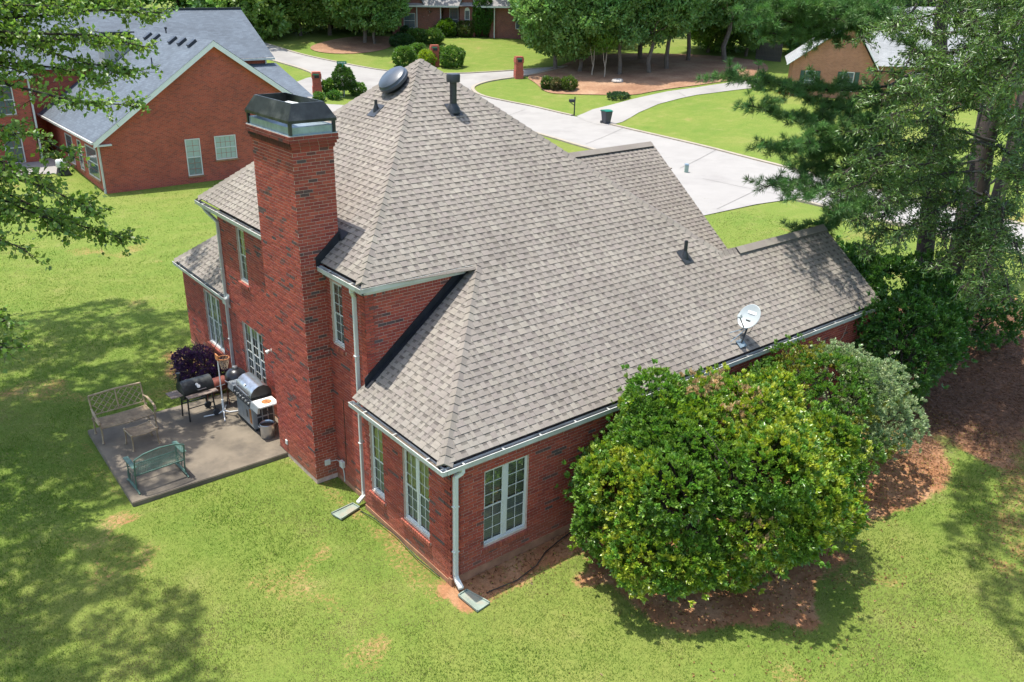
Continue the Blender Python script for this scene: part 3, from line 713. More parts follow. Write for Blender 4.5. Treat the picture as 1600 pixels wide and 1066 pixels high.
def rp(*pts):
    o = Vector(pts[0]); e = (Vector(pts[1]) - o).normalized(); n = e.cross(Vector(pts[2]) - o).normalized(); s = n.cross(e)
    mb.add(pts, [tuple(range(len(pts)))]); uvs.extend([((Vector(p) - o).dot(e), (Vector(p) - o).dot(s)) for p in pts])
rp((9.2, 11.966, 5.1), (U0, 11.966, H2), (APX, APY, APZ))
rp((9.2, V0, 5.1), (9.2, 11.966, 5.1), (APX, APY, APZ), (9.82, YR + .02, ZR - .02))
rp((XE, 4.25, 2.62), (8.0, 4.25, 2.62), (8.0, YR + .01, ZR), (XE, YR + .01, ZR))
rp((14.62, 12.7, 2.68), (8.4, 12.7, 2.68), (8.4, YB + .01, ZB), (14.62, YB + .01, ZB))
rp((4.2, 14.86, 2.705), (.03, 14.86, 2.705), (1.96, 12.93, zw(1.96) - .01), (2.3, 12.93, zw(1.96) - .01))
rp((4.2, 10.9, 2.705), (4.2, 14.86, 2.705), (2.3, 12.93, zw(1.96) - .01), (2.3, 10.9, zw(1.96) - .01))
uvbuild(mb, uvs, 'back_slope', M['roof_plain'], roof)
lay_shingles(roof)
# hip and ridge caps: one bent piece after another
def caps(p, q, na, nb, w=.165, step=.185, seed=0):
    """na, nb: the two slope directions running down from the line"""
    p, q = Vector(p), Vector(q); L = (q - p).length; d = (q - p) / L; na, nb = Vector(na).normalized(), Vector(nb).normalized(); rr = random.Random(seed)
    up = -(na + nb).normalized(); k = 0; x = 0.0
    while x < L - .05:
        a = p + d * x; b = p + d * min(x + step * 1.25, L); h0, h1 = .034, .012; mb = MB(); t = rr.choice(TINTS); s = rr.uniform(.88, 1.05); t = tuple(c * s for c in t)
        w2 = w * rr.uniform(.96, 1.04); r0 = .03
        def sec(c, h): return [c + na * w2 + up * (h - .03), c + na * w2 * .25 + up * (h + .0), c + up * (h + .012), c + nb * w2 * .25 + up * (h + .0), c + nb * w2 + up * (h - .03)]
        A_, B_ = sec(a, h0), sec(b, h1); low = [v - up * .045 for v in A_]
        mb.add(A_ + B_ + low, [(i, i + 1, i + 6, i + 5) for i in range(4)] + [(10 + i, 11 + i, i + 1, i) for i in range(4)] + [(0, 5, 10), (4, 14, 9)])
        ob = mb.build('hip_cap', M['shingle'], roof); ob.color = t + (1,); x += step
dnR, dnL = Vector((0, -1, -P1)), Vector((-1, 0, -P1))
def across(d, down):      # direction within the slope square to the hip line
    d = Vector(d).normalized(); v = Vector(down); return v - d * v.dot(d)
def hipcaps(p, q, s1, s2, **k):
    d = Vector(q) - Vector(p); caps(p, q, across(d, s1), across(d, s2), **k)
hipcaps((-.19, -.05, zr(-.05) + .0), (2.80, V0, H2), dnR, dnL, seed=1)
hipcaps((.04, V0 + .1, H2 + .08), (APX, APY, APZ), dnR, dnL, seed=2)
hipcaps((9.82, YR, ZR), (APX, APY, APZ), dnR, (1, 0, -P1), seed=3)
hipcaps((.04, 11.87, H2 + .08), (APX, APY, APZ), (0, 1, -P1), dnL, seed=4)
hipcaps((.06, 14.8, zw(.06)), (1.96, 12.93, zw(1.96)), (0, 1, -P1), dnL, seed=5)
hipcaps((9.7, YR, ZR), (10.4, YR, ZR), dnR, (0, 1, -P1), seed=6)
hipcaps((8.4, YB, ZB), (14.62, YB, ZB), dnR, (0, 1, -P1), seed=7, step=.3)
# ridge vents: capped black strip along the two gable ridges
for (x0, x1, y, z) in ((10.40, 14.33, YR, ZR), (8.9, 14.55, YB, ZB)):
    rv = MB(); 
    for sgn in (-1, 1):
        o = Vector((x0, y, z + .05)); dn = Vector((0, sgn, -P1)).normalized(); nn = Vector((0, sgn * P1, 1)).normalized()
        rv.obox(o, (x1 - x0, 0, 0), dn * .19, nn * -.045)
    rv.build('ridge_vent', M['plastic_blk'], roof)
    rc = random.Random(int(x0)); x = x0
    while x < x1 - .05:
        e = min(x + .29, x1); mbc = MB(); c = [Vector((xx, y, z + .055)) + v for xx in (x, e) for v in (Vector((0, -.16, -.128)), Vector((0, 0, .0)), Vector((0, .16, -.128)))]
        mbc.add(c + [v + Vector((0, 0, .014)) for v in c], [(6, 7, 10, 9), (7, 8, 11, 10), (0, 1, 7, 6), (1, 2, 8, 7), (3, 9, 10, 4), (4, 10, 11, 5), (0, 6, 9, 3), (2, 5, 11, 8)])
        ob = mbc.build('hip_cap', M['shingle'], roof); t = rc.choice(TINTS); ob.color = tuple(v * .95 for v in t) + (1,); x += .29
# ---------------- gutters, fascia, soffits
def gutter(p, q, inward, name='gutter', straps=.9, ends=(True, True)):
    """open channel from p to q; p, q are the outer lip; inward points to the wall"""
    p, q, w = Vector(p), Vector(q), Vector(inward); d = (q - p); L = d.length; d.normalize(); mb = MB(); dn = Vector((0, 0, -1))
    mb.obox(p + dn * .10, d * L, w * .006, -dn * .10); mb.obox(p - w * .012 + dn * .016, d * L, w * .012, -dn * .016)
    mb.obox(p + dn * .10 + w * .006, d * L, w * .095, -dn * .006); mb.obox(p + dn * .10 + w * .101, d * L, w * .006, -dn * .098)
    if ends[0]: mb.obox(p + dn * .094 + w * .006, d * .006, w * .095, -dn * .09)
    if ends[1]: mb.obox(q + dn * .094 + w * .006 - d * .006, d * .006, w * .095, -dn * .09)
    n = max(1, int(L / straps))
    for i in range(n):
        c = p + d * (L * (i + .5) / n); mb.obox(c + dn * .004 + w * .001, d * .03, w * .1, -dn * .006)
    gt = mb.build(name, M['gutter'], house)
    mi = MB(); mi.obox(p + dn * .085 + w * .007 + d * .11, d * (L - .22), w * .09, -dn * .035); mi.build('gutter_debris', M['gutter_in'], gt)
    return gt
def eave_box(p, q, inward, depth, drop=.19):
    p, q, w = Vector(p), Vector(q), Vector(inward); d = q - p; mb = MB()
    mb.obox(p + w * .108 + Vector((0, 0, -drop)), d, w * .02, (0, 0, drop - .012)); mb.build('fascia', M['fascia'], house)
    if depth > .14:
        m2 = MB(); m2.obox(p + w * .128 + Vector((0, 0, -drop + .004)), d, w * (depth - .128), (0, 0, .012)); m2.build('soffit', M['fascia'], house)
gutter((-.280, -.148, H1), (XE - .02, -.148, H1), Y_, ends=(False, True)); eave_box((-.18, -.148, H1), (XE, -.148, H1), Y_, .15)
gutter((-.287, 3.26, H1), (-.287, -.148, H1), X_, ends=(True, False)); eave_box((-.287, 3.25, H1), (-.287, -.04, H1), X_, .29)
gutter((U0, 11.966, H2), (U0, CY1 + .012, H2), X_); eave_box((U0, 11.96, H2), (U0, CY1 + .012, H2), X_, .2)
gutter((U0, CY0 - .012, H2), (U0, V0, H2), X_, ends=(True, False)); eave_box((U0, CY0 - .012, H2), (U0, V0 + .108, H2), X_, .2)
gutter((U0 + .007, V0, H2), (2.66, V0, H2), Y_, ends=(False, True)); eave_box((U0 + .108, V0, H2), (2.60, V0, H2), Y_, .2)
gutter((0, 14.86, 2.705), (0, 10.62, 2.705), X_); eave_box((0, 14.85, 2.705), (0, 10.64, 2.705), X_, .2)
eb = MB(); eb.prism([(.012, 10.64, 2.52), (.012, 10.64, 2.60), (.137, 10.64, 2.80), (.137, 10.64, 2.40)], (0, .24, 0)); eb.build('eave_return', M['white'], house)
rk = MB(); rk.obox((XE - .01, -.05, zr(-.05) - .19), (0, 2.05, 2.05 * P1), (.025, 0, 0), (0, 0, .17)); rk.obox((14.61, 5.05, zb_(5.05) - .19), (0, 3.83, 3.83 * P1), (.025, 0, 0), (0, 0, .17)); rk.build('rake_board', M['fascia'], house)
# step flashing along the wall over the lower slope and beside the chimney
sf = MB(); a = Vector((.05, 3.125, zl(.05) + .015)); b = Vector((2.72, 3.125, zl(2.72) + .015)); sf.obox(a, b - a, (0, .022, 0), (0, 0, .20)); sf.obox(a + Vector((0, -.10, .012)), b - a, (0, .11, 0), (0, 0, .008))
sf.build('step_flashing', M['flash'], roof)
for yy, sg in ((CY0, -1), (CY1, 1)):
    sf = MB(); a = Vector((U0 - .02, yy + sg * .005, zu(U0) - .05)); b = Vector((CXB + .04, yy + sg * .005, zu(CXB) + .02)); sf.obox(a, b - a, (0, sg * .02, 0), (0, 0, .24)); sf.obox(a + Vector((.1, 0, .09)), b - a, (0, sg * .09, 0), (0, 0, .01)); sf.build('step_flashing', M['flash'], roof)
sf = MB(); sf.box((CXB + .004, CY0 - .06, zu(CXB) - .1), (CXB + .03, CY1 + .06, zu(CXB) + .18)); sf.obox((CXB + .02, CY0 - .1, zu(CXB) + .04), (0, 2.14, 0), s_u * .22, (0, 0, .01)); sf.build('back_flashing', M['flash'], roof)
# ---------------- downspouts
def downspout(pts, w=.085, d=.062, mat='white', name='downspout'):
    mb = MB()
    for p, q in zip(pts[:-1], pts[1:]):
        p, q = Vector(p), Vector(q); e = (q - p).normalized(); mb.bar(p - e * .012, q + e * .012, w, d, up=(0, 1, 0) if abs(e.z) > .8 and abs(pts[0][1]) > 1 else ((1, 0, 0) if abs(e.z) > .8 else (0, 0, 1)))
    ob = mb.build(name, M[mat], house, bevel=.008)
    zs = [p for p in pts]; lo = min(pts[2][2], pts[-2][2]); hi = max(pts[2][2], pts[-2][2])
    for t in (.28, .72):
        z = lo + (hi - lo) * t; st = MB(); c = Vector((pts[2][0], pts[2][1], z)); st.box(c - Vector((.06, .045, .012)), c + Vector((.06, .045, .012))); st.build('strap', M['white'], ob)
    return ob
downspout([(.17, -.095, 2.60), (.17, -.10, 2.52), (.06, -.045, 2.44), (.06, -.045, .26), (.06, -.09, .17), (.03, -.27, .11)], .10, .075)
downspout([(-.01, 3.40, 5.09), (.0, 3.42, 5.0), (.095, 3.50, 4.86), (.095, 3.50, .30), (.07, 3.46, .2), (-.12, 3.40, .12)])
downspout([(.0, 11.5, 5.09), (.02, 11.4, 5.0), (.105, 10.84, 4.80), (.105, 10.84, .25), (.09, 10.84, .16), (-.05, 10.84, .1)], mat='gutter')
# ---------------- windows
def window(o, u, n, w, units, grid=(2, 3), wide_mull=.10, seed=0, blinds=True, simple_back=(.62, .64, .6)):
    """sash windows in the opening w = (start, end, sill, head) on the wall o, u, outward n"""
    o, u, n = Vector(o), Vector(u), Vector(n); a, b, z0, z1 = w; rr = random.Random(seed); Z = Vector((0, 0, 1))
    P = lambda x, z, d: o + u * x + Z * z + n * d
    f = MB(); fw, fd = .036, -.055
    def fbar(x0, x1, za, zb_2, d0=-.115, d1=-.046): f.obox(P(x0, za, d0), u * (x1 - x0), n * (d1 - d0), Z * (zb_2 - za))
    fbar(a, a + fw, z0, z1); fbar(b - fw, b, z0, z1); fbar(a + fw, b - fw, z1 - fw, z1); fbar(a + fw, b - fw, z0, z0 + fw, -.115, -.015)
    uw = (b - a - 2 * fw - wide_mull * (units - 1)) / units; xs = []
    for i in range(units):
        x = a + fw + i * (uw + wide_mull); xs.append(x)
        if i: fbar(x - wide_mull, x, z0 + fw, z1 - fw, -.115, -.044)
    win = f.build('window', M['vinyl'], house, bevel=.004)
    zm = (z0 + z1) / 2
    pane_cache = {}
    for x in xs:
        for top in (True, False):
            sa, sb = (zm - .018, z1 - fw) if top else (z0 + fw, zm + .018); d = -.055 if top else -.068; sw = .026
            s = MB()
            for (p0, p1, q0, q1) in ((x, x + sw, sa, sb), (x + uw - sw, x + uw, sa, sb), (x + sw, x + uw - sw, sb - sw, sb), (x + sw, x + uw - sw, sa, sa + sw)):
                s.obox(P(p0, q0, d - .025), u * (p1 - p0), n * .03, Z * (q1 - q0))
            gx0, gx1, gz0, gz1 = x + sw, x + uw - sw, sa + sw, sb - sw; nc, nr = grid
            s.build('sash', M['vinyl'], win)
            for i in range(1, nc):
                m_ = MB(); c = gx0 + (gx1 - gx0) * i / nc; m_.obox(P(c - .006, gz0, d - .006), u * .012, n * .010, Z * (gz1 - gz0)); m_.build('muntin', M['vinyl'], win)
            for i in range(1, nr):
                m_ = MB(); c = gz0 + (gz1 - gz0) * i / nr; m_.obox(P(gx0, c - .006, d - .0055), u * (gx1 - gx0), n * .009, Z * .012); m_.build('muntin', M['vinyl'], win)
            key = (round(gx1 - gx0, 4), round(gz1 - gz0, 4), top)
            pw, ph = (gx1 - gx0) / nc, (gz1 - gz0) / nr
            if key not in pane_cache:
                pm_ = MB(); pm_.quad((0, 0, 0), tuple(u * pw), tuple(u * pw + Z * ph), (0, 0, ph)); pane_cache[key] = pm_.mesh('pane', M['glass' if top else 'screen'], fix=False)
            for i in range(nc):
                for j in range(nr):
                    po = link('pane', pane_cache[key], win); po.location = P(gx0 + pw * i, gz0 + ph * j, d - .004)
    if blinds:
        bl = MB(); k = int((z1 - z0 - .1) / .05)
        for x in xs:
            for i in range(k):
                z = z0 + .07 + i * .05; bl.add([P(x + .02, z, -.092), P(x + uw - .02, z, -.092), P(x + uw - .02, z + .040, -.100), P(x + .02, z + .040, -.100)], [(0, 1, 2, 3)])
        tag(bl.build('blind', M['blind'], win, fix=False), kind='stuff')
    bk = MB(); bk.obox(P(a + .01, z0 + .01, -.42), u * (b - a - .02), n * .02, Z * (z1 - z0 - .02))
    for (p0, p1) in ((a, a + .01), (b - .01, b)): bk.obox(P(p0, z0, -.42), u * (p1 - p0), n * .3, Z * (z1 - z0))
    bk.build('interior', M['dark'], win)
    # rowlock sill of sloping bricks
    nb = max(3, int((b - a + .12) / .0677)); sw_ = (b - a + .12) / nb; sb_ = MB(); sb_.obox((.003, 0, 0), (sw_ - .011, 0, 0), (0, .20, .035), (0, 0, .085)); sme = sb_.mesh('sill_brick', M['brick'])
    su = MB(); su.obox(P(a - .06, z0 - .115, -.12), u * (b - a + .12), n * .145, Z * .07); su.build('sill', M['mortar'], win)
    for i in range(nb):
        so_ = link('sill_brick', sme, win); c = P(a - .06 + i * sw_, z0 - .125, .052)
        so_.matrix_local = Matrix(((u.x, -n.x, 0, c.x), (u.y, -n.y, 0, c.y), (0, 0, 1, c.z), (0, 0, 0, 1))); t = rr.choice(BRICKTINTS); k_ = rr.uniform(.95, 1.45); so_.color = (t[0] * k_, t[1] * k_ * 1.25, t[2] * k_ * 1.25, 1)
    return win
window((0, 0, 0), X_, -Y_, WIN_R, 2, seed=1)
window((0, 3.25, 0), -Y_, -X_, WIN_P, 2, seed=2, wide_mull=.07); window((0, 3.25, 0), -Y_, -X_, WIN_S, 1, seed=3)
window(H3['o'], -Y_, -X_, WIN_UR, 1, seed=4); window(H3['o'], -Y_, -X_, WIN_UL, 1, seed=5); window(H3['o'], -Y_, -X_, WIN_T, 3, seed=6, wide_mull=.08)
window((.2, 14.64, 0), -Y_, -X_, WIN_L, 3, seed=7, wide_mull=.06)
lay_bricks()
# ---------------- small fittings on the house
def onslope(x, y): return Vector((x, y, zr(y)))
NR = Vector((0, -P1, 1)).normalized(); NL = Vector((-P2, 0, 1)).normalized()
def vent_pipe(c, nrm, h, rad, name='vent_pipe', cap=False):
    c = Vector(c); fl_ = MB(); t = nrm.orthogonal(); side = Vector((0, 0, 1)).cross(nrm).normalized(); dn = side.cross(nrm)
    fl_.obox(c - side * .17 - dn * .2 + nrm * .018, side * .34, dn * .4, nrm * .006); fl_.lathe([(rad * 2.1, -.06), (rad * 1.9, .05), (rad * 1.15, .14), (rad * 1.1, .16)], c, 16)
    ob = fl_.build(name, M['plastic_blk'], house, smooth=True)
    pb = MB(); pb.lathe([(rad, 0), (rad, h), (rad * .8, h), (rad * .8, h - .08), (0, h - .08)], c, 16); pb.build('pipe', M['plastic_blk'], ob, smooth=True)
    if cap:
        cb = MB(); cb.lathe([(rad * 1.1, h - .16), (rad * 1.9, h - .15), (rad * 1.95, h), (rad * 1.8, h + .035), (0, h + .05)], c, 20); cb.build('pipe_cap', M['plastic_blk'], ob, smooth=True)
    return ob
vent_pipe(onslope(4.54, 6.30), NR, .80, .085, 'flue_pipe', True)
vent_pipe(onslope(8.54, 2.12), NR, .42, .045)
vent_pipe((3.13, 7.54, zu(3.13)), NL, .26, .038)
# powered attic fan on the left slope
c = Vector((3.80, 7.62, zu(3.80))); af = MB(); side = Vector((0, 1, 0)); dn = Vector((-1, 0, -P2)).normalized()
mt = Matrix.Translation(c) @ Matrix((tuple(dn) + (0,), tuple(side) + (0,), tuple(NL) + (0,), (0, 0, 0, 1))).transposed()
af.lathe([(.31, .015), (.31, .03), (.25, .04), (.24, .15), (.0, .15)], n=28, m=mt); fan = af.build('attic_fan', M['plastic_blk'], house, smooth=True)
ah = MB(); ah.lathe([(.28, .13), (.395, .12), (.41, .15), (.405, .20), (.385, .215), (.37, .27), (.30, .315), (.0, .335)], n=32, m=mt); ah.build('fan_hood', simple('blue_grey_hood', (.05, .065, .085), .38, var=.15), fan, smooth=True)
# floodlight, outlet boxes, cable and vent on the walls
fl_ = MB(); fl_.box((.09, 7.93, 2.06), (.142, 8.01, 2.14)); fl_.bar((.10, 7.97, 2.10), (.0, 7.93, 2.14), .03); lg = fl_.build('floodlight', M['white'], house)
lb = MB(); lb.lathe([(.03, 0), (.055, .08), (.05, .10), (0, .1)], n=14, m=Matrix.Translation((.02, 7.93, 2.14)) @ Matrix.Rotation(R(-115), 4, 'Y')); lb.build('lamp_head', M['white'], lg, smooth=True)
for (a, b, nm) in (((-.20, 4.735, .42), (-.06, 4.772, .56), 'outlet_box'), ((.055, 4.40, .42), (.135, 4.54, .58), 'meter_box'), ((-.445, 6.24, .36), (-.413, 6.34, .48), 'outlet_box')):
    q = MB(); q.box(a, b); q.build(nm, M['white'], house, bevel=.008)
q = MB(); q.tube([(-.06, 4.745, .5), (.02, 4.74, .49), (.09, 4.70, .5), (.10, 4.55, .5)], .009, 6); q.tube([(.11, 4.47, .42), (.118, 4.44, .25), (.118, 4.43, .05)], .014, 6); q.build('conduit', M['fascia'], house)
q = MB(); q.tube([(.128, 4.33, .55), (.13, 4.30, 1.5), (.13, 4.3, 2.2)], .008, 5); q.build('wall_cable', M['blackmetal'], house)
# ------------------------------------------------------------------ foliage
def unit(v): return v / np.maximum(np.linalg.norm(v, axis=-1, keepdims=True), 1e-9)
def rand_dir(n): return unit(rng.normal(size=(n, 3)))
def leaf_geo(P, D, L, Wd, fold=.18):
    """folded rhombic leaves from P along D; two triangles each"""
    n = len(P); S_ = unit(np.cross(D, rand_dir(n))); N = np.cross(S_, D)
    L = np.broadcast_to(np.asarray(L, float), (n,))[:, None]; Wd = np.broadcast_to(np.asarray(Wd, float), (n,))[:, None]
    mid = P + D * L * .48
    V = np.stack([P, mid + S_ * Wd * .5 + N * Wd * fold, P + D * L - N * L * .10, mid - S_ * Wd * .5 + N * Wd * fold], 1)
    F = (np.arange(n) * 4)[:, None] + np.array([[0, 1, 2, 0, 2, 3]])
    return V.reshape(-1, 3), F.reshape(-1, 3)
def leaves(name, P, D, L, Wd, tint, mat, parent, fold=.18):
    V, F = leaf_geo(P, D, L, Wd, fold); me = fast_mesh(name, V, F, np.repeat(tint, 2, 0)); me.materials.append(M[mat]); return link(name, me, parent)
def blob_surface(blobs, dens, squash=.82, lo=-1e9):
    """points and normals on the outside of a heap of ellipsoids"""
    B = np.array([b[0] for b in blobs], float); Rr = np.array([b[1] if hasattr(b[1], '__len__') else (b[1],) * 3 for b in blobs], float)
    P, N = [], []
    for c, r_ in zip(B, Rr):
        k = max(3, int(dens * 4 * PI * ((r_[0] * r_[1] * r_[2]) ** (2 / 3)))); d = rand_dir(k); P.append(c + d * r_ * rng.uniform(.86, 1.06, (k, 1))); N.append(unit(d / r_))
    P = np.concatenate(P); N = np.concatenate(N)
    q = np.min(np.linalg.norm((P[:, None] - B[None]) / Rr[None], axis=-1) + 0.0, axis=1)
    m = (q > squash) & (P[:, 2] > lo); return P[m], N[m]
def clusters(P, N, k, spread, up=.35, jit=.7):
    n = len(P); idx = np.repeat(np.arange(n), k); D = unit(N[idx] * .8 + rand_dir(n * k) * jit + np.array([0, 0, up])); Q = P[idx] + rand_dir(n * k) * spread * rng.random((n * k, 1))
    return Q, D, idx
def tints(base, n, var=.22, hue=.12):
    t = np.array(base)[None] * (1 + rng.uniform(-var, var, (n, 1))); t[:, 0] *= 1 + rng.uniform(-hue, hue * 1.6, n); t[:, 2] *= 1 + rng.uniform(-hue, hue, n); return np.clip(t, .004, .95)
def curve(a, b, sag=0.0, wob=.08, n=6, seed=0):
    rr = np.random.default_rng(seed); a = np.array(a, float); b = np.array(b, float); L = np.linalg.norm(b - a); t = np.linspace(0, 1, n)[:, None]
    p = a * (1 - t) + b * t; p[:, 2] -= (sag * L * 4 * t * (1 - t))[:, 0]; p[1:-1] += rr.normal(size=(n - 2, 3)) * wob * L * .35; return p
def limb(mb, a, b, r0, r1, sag=0.0, wob=.08, n=6, seed=0, sides=7):
    p = curve(a, b, sag, wob, n, seed); mb.tube([tuple(q) for q in p], list(np.linspace(r0, r1, n)), sides, cap=True); return p

# ---- the two big shrubs by the right wall
def shrub(name, label, cat, center, rad, nb, brad, dens, per, L, Wd, tint_fn, mat='leaf_gloss', seed=0, lean=None, ymax=None, zlo=.08, stems=10, group=None):
    rr = np.random.default_rng(seed); c = np.array(center, float); rad = np.array(rad, float); blobs = [(c, rad * .80)]
    while len(blobs) < nb:
        d = unit(rr.normal(size=3)); d[2] = abs(d[2]) * 1.0 - .35 if rr.random() < .8 else d[2]; q = c + d * rad * rr.uniform(.70, .98)
        if lean is not None: q[:2] += np.array(lean) * (q[2] - c[2])
        r_ = rr.uniform(*brad)
        if ymax is not None and q[1] + r_ > ymax:
            q[2] = min(q[2], c[2] + .45 * rad[2]); q[1] = ymax - r_
        q[2] = min(q[2], c[2] + .96 * rad[2] - r_)
        if q[2] - r_ < zlo: q[2] = zlo + r_ * .8
        blobs.append((q, r_))
    P, N = blob_surface(blobs, dens, .84, zlo)
    if ymax is not None: m = P[:, 1] < ymax; P, N = P[m], N[m]
    sp = rng.random(len(P)) < .16; P = P + N * (sp * rng.random(len(P)) * max(brad) * .45)[:, None]; m = (P[:, 2] > zlo) & ((P[:, 1] < ymax) if ymax is not None else True); P, N = P[m], N[m]
    root = thing(name, label, cat, (center[0], center[1], Tz(center[0], center[1])), 0, group); off = np.array(root.location)
    Q, D, ix = clusters(P, N, per, L * .55, .4, .75); t = tint_fn(P)[ix] * rng.uniform(.78, 1.22, (len(Q), 1))
    leaves('foliage', Q - off, D, L * rng.uniform(.7, 1.2, len(Q)), Wd * rng.uniform(.8, 1.2, len(Q)), np.clip(t, .004, .9), mat, root)
    mb = MB(); rr2 = random.Random(seed)
    for i in range(stems):
        a = 2 * PI * i / stems + rr2.random(); e = c + np.array([math.cos(a) * rad[0], math.sin(a) * rad[1], 0]) * rr2.uniform(.3, .75) + np.array([0, 0, rad[2] * rr2.uniform(.1, .6)])
        if ymax is not None: e[1] = min(e[1], ymax - .3)
        s0 = np.array([center[0] + math.cos(a) * .25, center[1] + math.sin(a) * .25, -.05 + off[2]])
        p = limb(mb, s0 - off, e - off, .045, .012, 0, .12, 6, seed * 50 + i, 6)
        for j in range(3):
            f = p[3 + j % 3]; limb(mb, f, f + unit(rand_dir(1))[0] * .7 + np.array([0, 0, .25]), .014, .005, 0, .1, 4, seed * 90 + i * 4 + j, 5)
    mb.build('stem', M['bark'], root, smooth=True); return root
def big_tint(P):
    n = len(P); t = tints((.14, .27, .04), n, .2)
    yl = fbm(P[:, 0] * 1.0 + P[:, 2] * .9, P[:, 1] + P[:, 2] * .3, 1.25, 40) + .16 * np.exp(-((P[:, 0] - 5.6) ** 2 + (P[:, 1] + 3.2) ** 2) / 3.0) + .05 * (P[:, 2] > 1.2)
    k = (yl > .63) & (rng.random(n) < .55); t[k] = tints((.32, .40, .05), k.sum(), .2, .1)
    k2 = (yl > .54) & (yl <= .63) & (rng.random(n) < .7); t[k2] = tints((.22, .33, .038), k2.sum(), .25)
    for (x, y, z, r_) in ((4.75, -1.65, 3.75, .45), (5.9, -1.0, 3.6, .36), (3.9, -3.8, 1.8, .4), (5.4, -2.3, 3.5, .3), (4.6, -2.6, 3.4, .3)):
        b = np.linalg.norm(P - np.array([x, y, z]), axis=1) < r_ * rng.uniform(.6, 1.3, n); b &= rng.random(n) < .8; t[b] = tints((.46, .34, .17), b.sum(), .25, .05)
    return t
shrub('tall_shrub', 'huge rounded green shrub with yellow patches beside the right brick wall', 'shrub', (4.85, -2.1, 1.72), (2.85, 2.38, 2.22), 130, (.34, .66), 105, 15, .088, .046, big_tint, seed=3, ymax=-.02, stems=16)
def grey_tint(P):
    n = len(P); t = tints((.12, .24, .036), n, .25); k = sm(P[:, 0] - .35 * P[:, 1] + 1.2 * (fbm(P[:, 0], P[:, 1], .9, 60) - .5), 9.7, 10.7)[:, None]
    t = t * (1 - k) + tints((.32, .41, .20), n, .25, .06) * k; y = (fbm(P[:, 0], P[:, 1] + P[:, 2], .8, 77) > .64); t[y] = tints((.24, .26, .04), y.sum(), .2); return t
shrub('variegated_shrub', 'pale grey green variegated shrub growing behind the huge shrub', 'shrub', (9.45, -1.6, 1.5), (2.25, 1.75, 1.75), 74, (.32, .58), 78, 13, .074, .038, grey_tint, seed=5, ymax=-.05, stems=12)
def dark_tint(P): return tints((.085, .20, .038), len(P), .35)
shrub('dark_shrub', 'dark glossy evergreen shrub at the gable end under the pines', 'shrub', (15.7, .6, 1.8), (2.0, 2.2, 2.2), 55, (.4, .7), 38, 12, .12, .052, dark_tint, seed=6, stems=9)
shrub('dark_shrub', 'dark bushy evergreen in front of the pine trunks', 'shrub', (17.6, 3.6, 1.4), (1.9, 1.7, 1.7), 38, (.45, .8), 32, 12, .12, .05, dark_tint, seed=8, stems=8)
shrub('dark_shrub', 'green evergreen hiding the eave end behind the variegated shrub', 'shrub', (14.15, -1.0, 1.6), (1.1, 1.1, 2.1), 44, (.3, .55), 40, 12, .11, .05, dark_tint, seed=9, stems=8)
def purple_tint(P): return tints((.050, .020, .070), len(P), .35, .2)
shrub('purple_shrub', 'low deep purple leaved shrub under the far rear window', 'shrub', (-.55, 11.7, .36), (.62, 1.35, .42), 48, (.16, .28), 260, 10, .045, .026, purple_tint, seed=10, stems=9)
# ---- left shade tree: boughs hang into the picture from beyond its left edge
def leafy_boughs(root, mb, boughs, per_m, twig, L, Wd, base, name='foliage', mat='leaf', droop=-.12, seed=0, var=.3):
    """each bough: (start, end, r0, r1, sag); twigs and leaves along the outer part"""
    rr = np.random.default_rng(seed); PP, DD = [], []; off = np.array(root.location)
    for i, (a, b, r0, r1, sag) in enumerate(boughs):
        a = np.array(a, float); b = np.array(b, float); p = limb(mb, a - off, b - off, r0, r1, sag, .05, 8, seed * 100 + i, 7); Ln = np.linalg.norm(b - a)
        k = int(Ln * per_m)
        for j in range(k):
            t = rr.uniform(.22, 1.0) ** .8; f = t * 7; i0 = min(int(f), 6); q = p[i0] * (1 - f + i0) + p[i0 + 1] * (f - i0); ax = unit(p[i0 + 1] - p[i0])
            d = unit(rr.normal(size=3) * np.array([1, 1, .45]) + ax * .7 + np.array([0, 0, droop])); ln = twig * rr.uniform(.5, 1.2) * (1.15 - .5 * t); e = q + d * ln
            limb(mb, q, e, .011, .004, .05, .08, 4, seed * 1000 + i * 60 + j, 4)
            m = int(9 * ln / twig) + 5; tt = rr.uniform(.2, 1.05, m)[:, None]; PP.append(q * (1 - tt) + e * tt + rr.normal(size=(m, 3)) * .05)
            DD.append(unit(np.repeat(d[None], m, 0) * .5 + rr.normal(size=(m, 3)) * .75 + np.array([0, 0, droop * 2])))
    P = np.concatenate(PP); D = np.concatenate(DD); n = len(P); k = 1
    leaves(name, P, D, L * rng.uniform(.6, 1.2, n), Wd * rng.uniform(.75, 1.2, n), tints(base, n, var), mat, root); return n
def crown_mass(root, blobs, dens, per, L, Wd, base, mat='leaf', name='crown', squash=.8, var=.3, up=.15, jit=.9):
    P, N = blob_surface(blobs, dens, squash); Q, D, ix = clusters(P, N, per, L * 1.1, up, jit); off = np.array(root.location)
    return leaves(name, Q - off, D, L * rng.uniform(.7, 1.25, len(Q)), Wd * rng.uniform(.75, 1.25, len(Q)), tints(base, len(P), var)[ix] * rng.uniform(.8, 1.2, (len(Q), 1)), mat, root)
def scatter_blobs(c, rad, n, br, seed, zmin=-9e9):
    rr = np.random.default_rng(seed); out = []
    while len(out) < n:
        d = rr.normal(size=3); d = d / np.linalg.norm(d) * rr.uniform(.35, 1.0) ** .5; q = np.array(c) + d * np.array(rad)
        if q[2] < zmin: continue
        r_ = rr.uniform(*br); out.append((q, (r_ * 1.15, r_ * 1.15, r_ * .72)))
    return out
maple = (.165, .275, .055)
lt = thing('shade_tree', 'leafy shade tree hanging its boughs over the lawn from the left', 'tree', (-10.4, 15.0, 0))
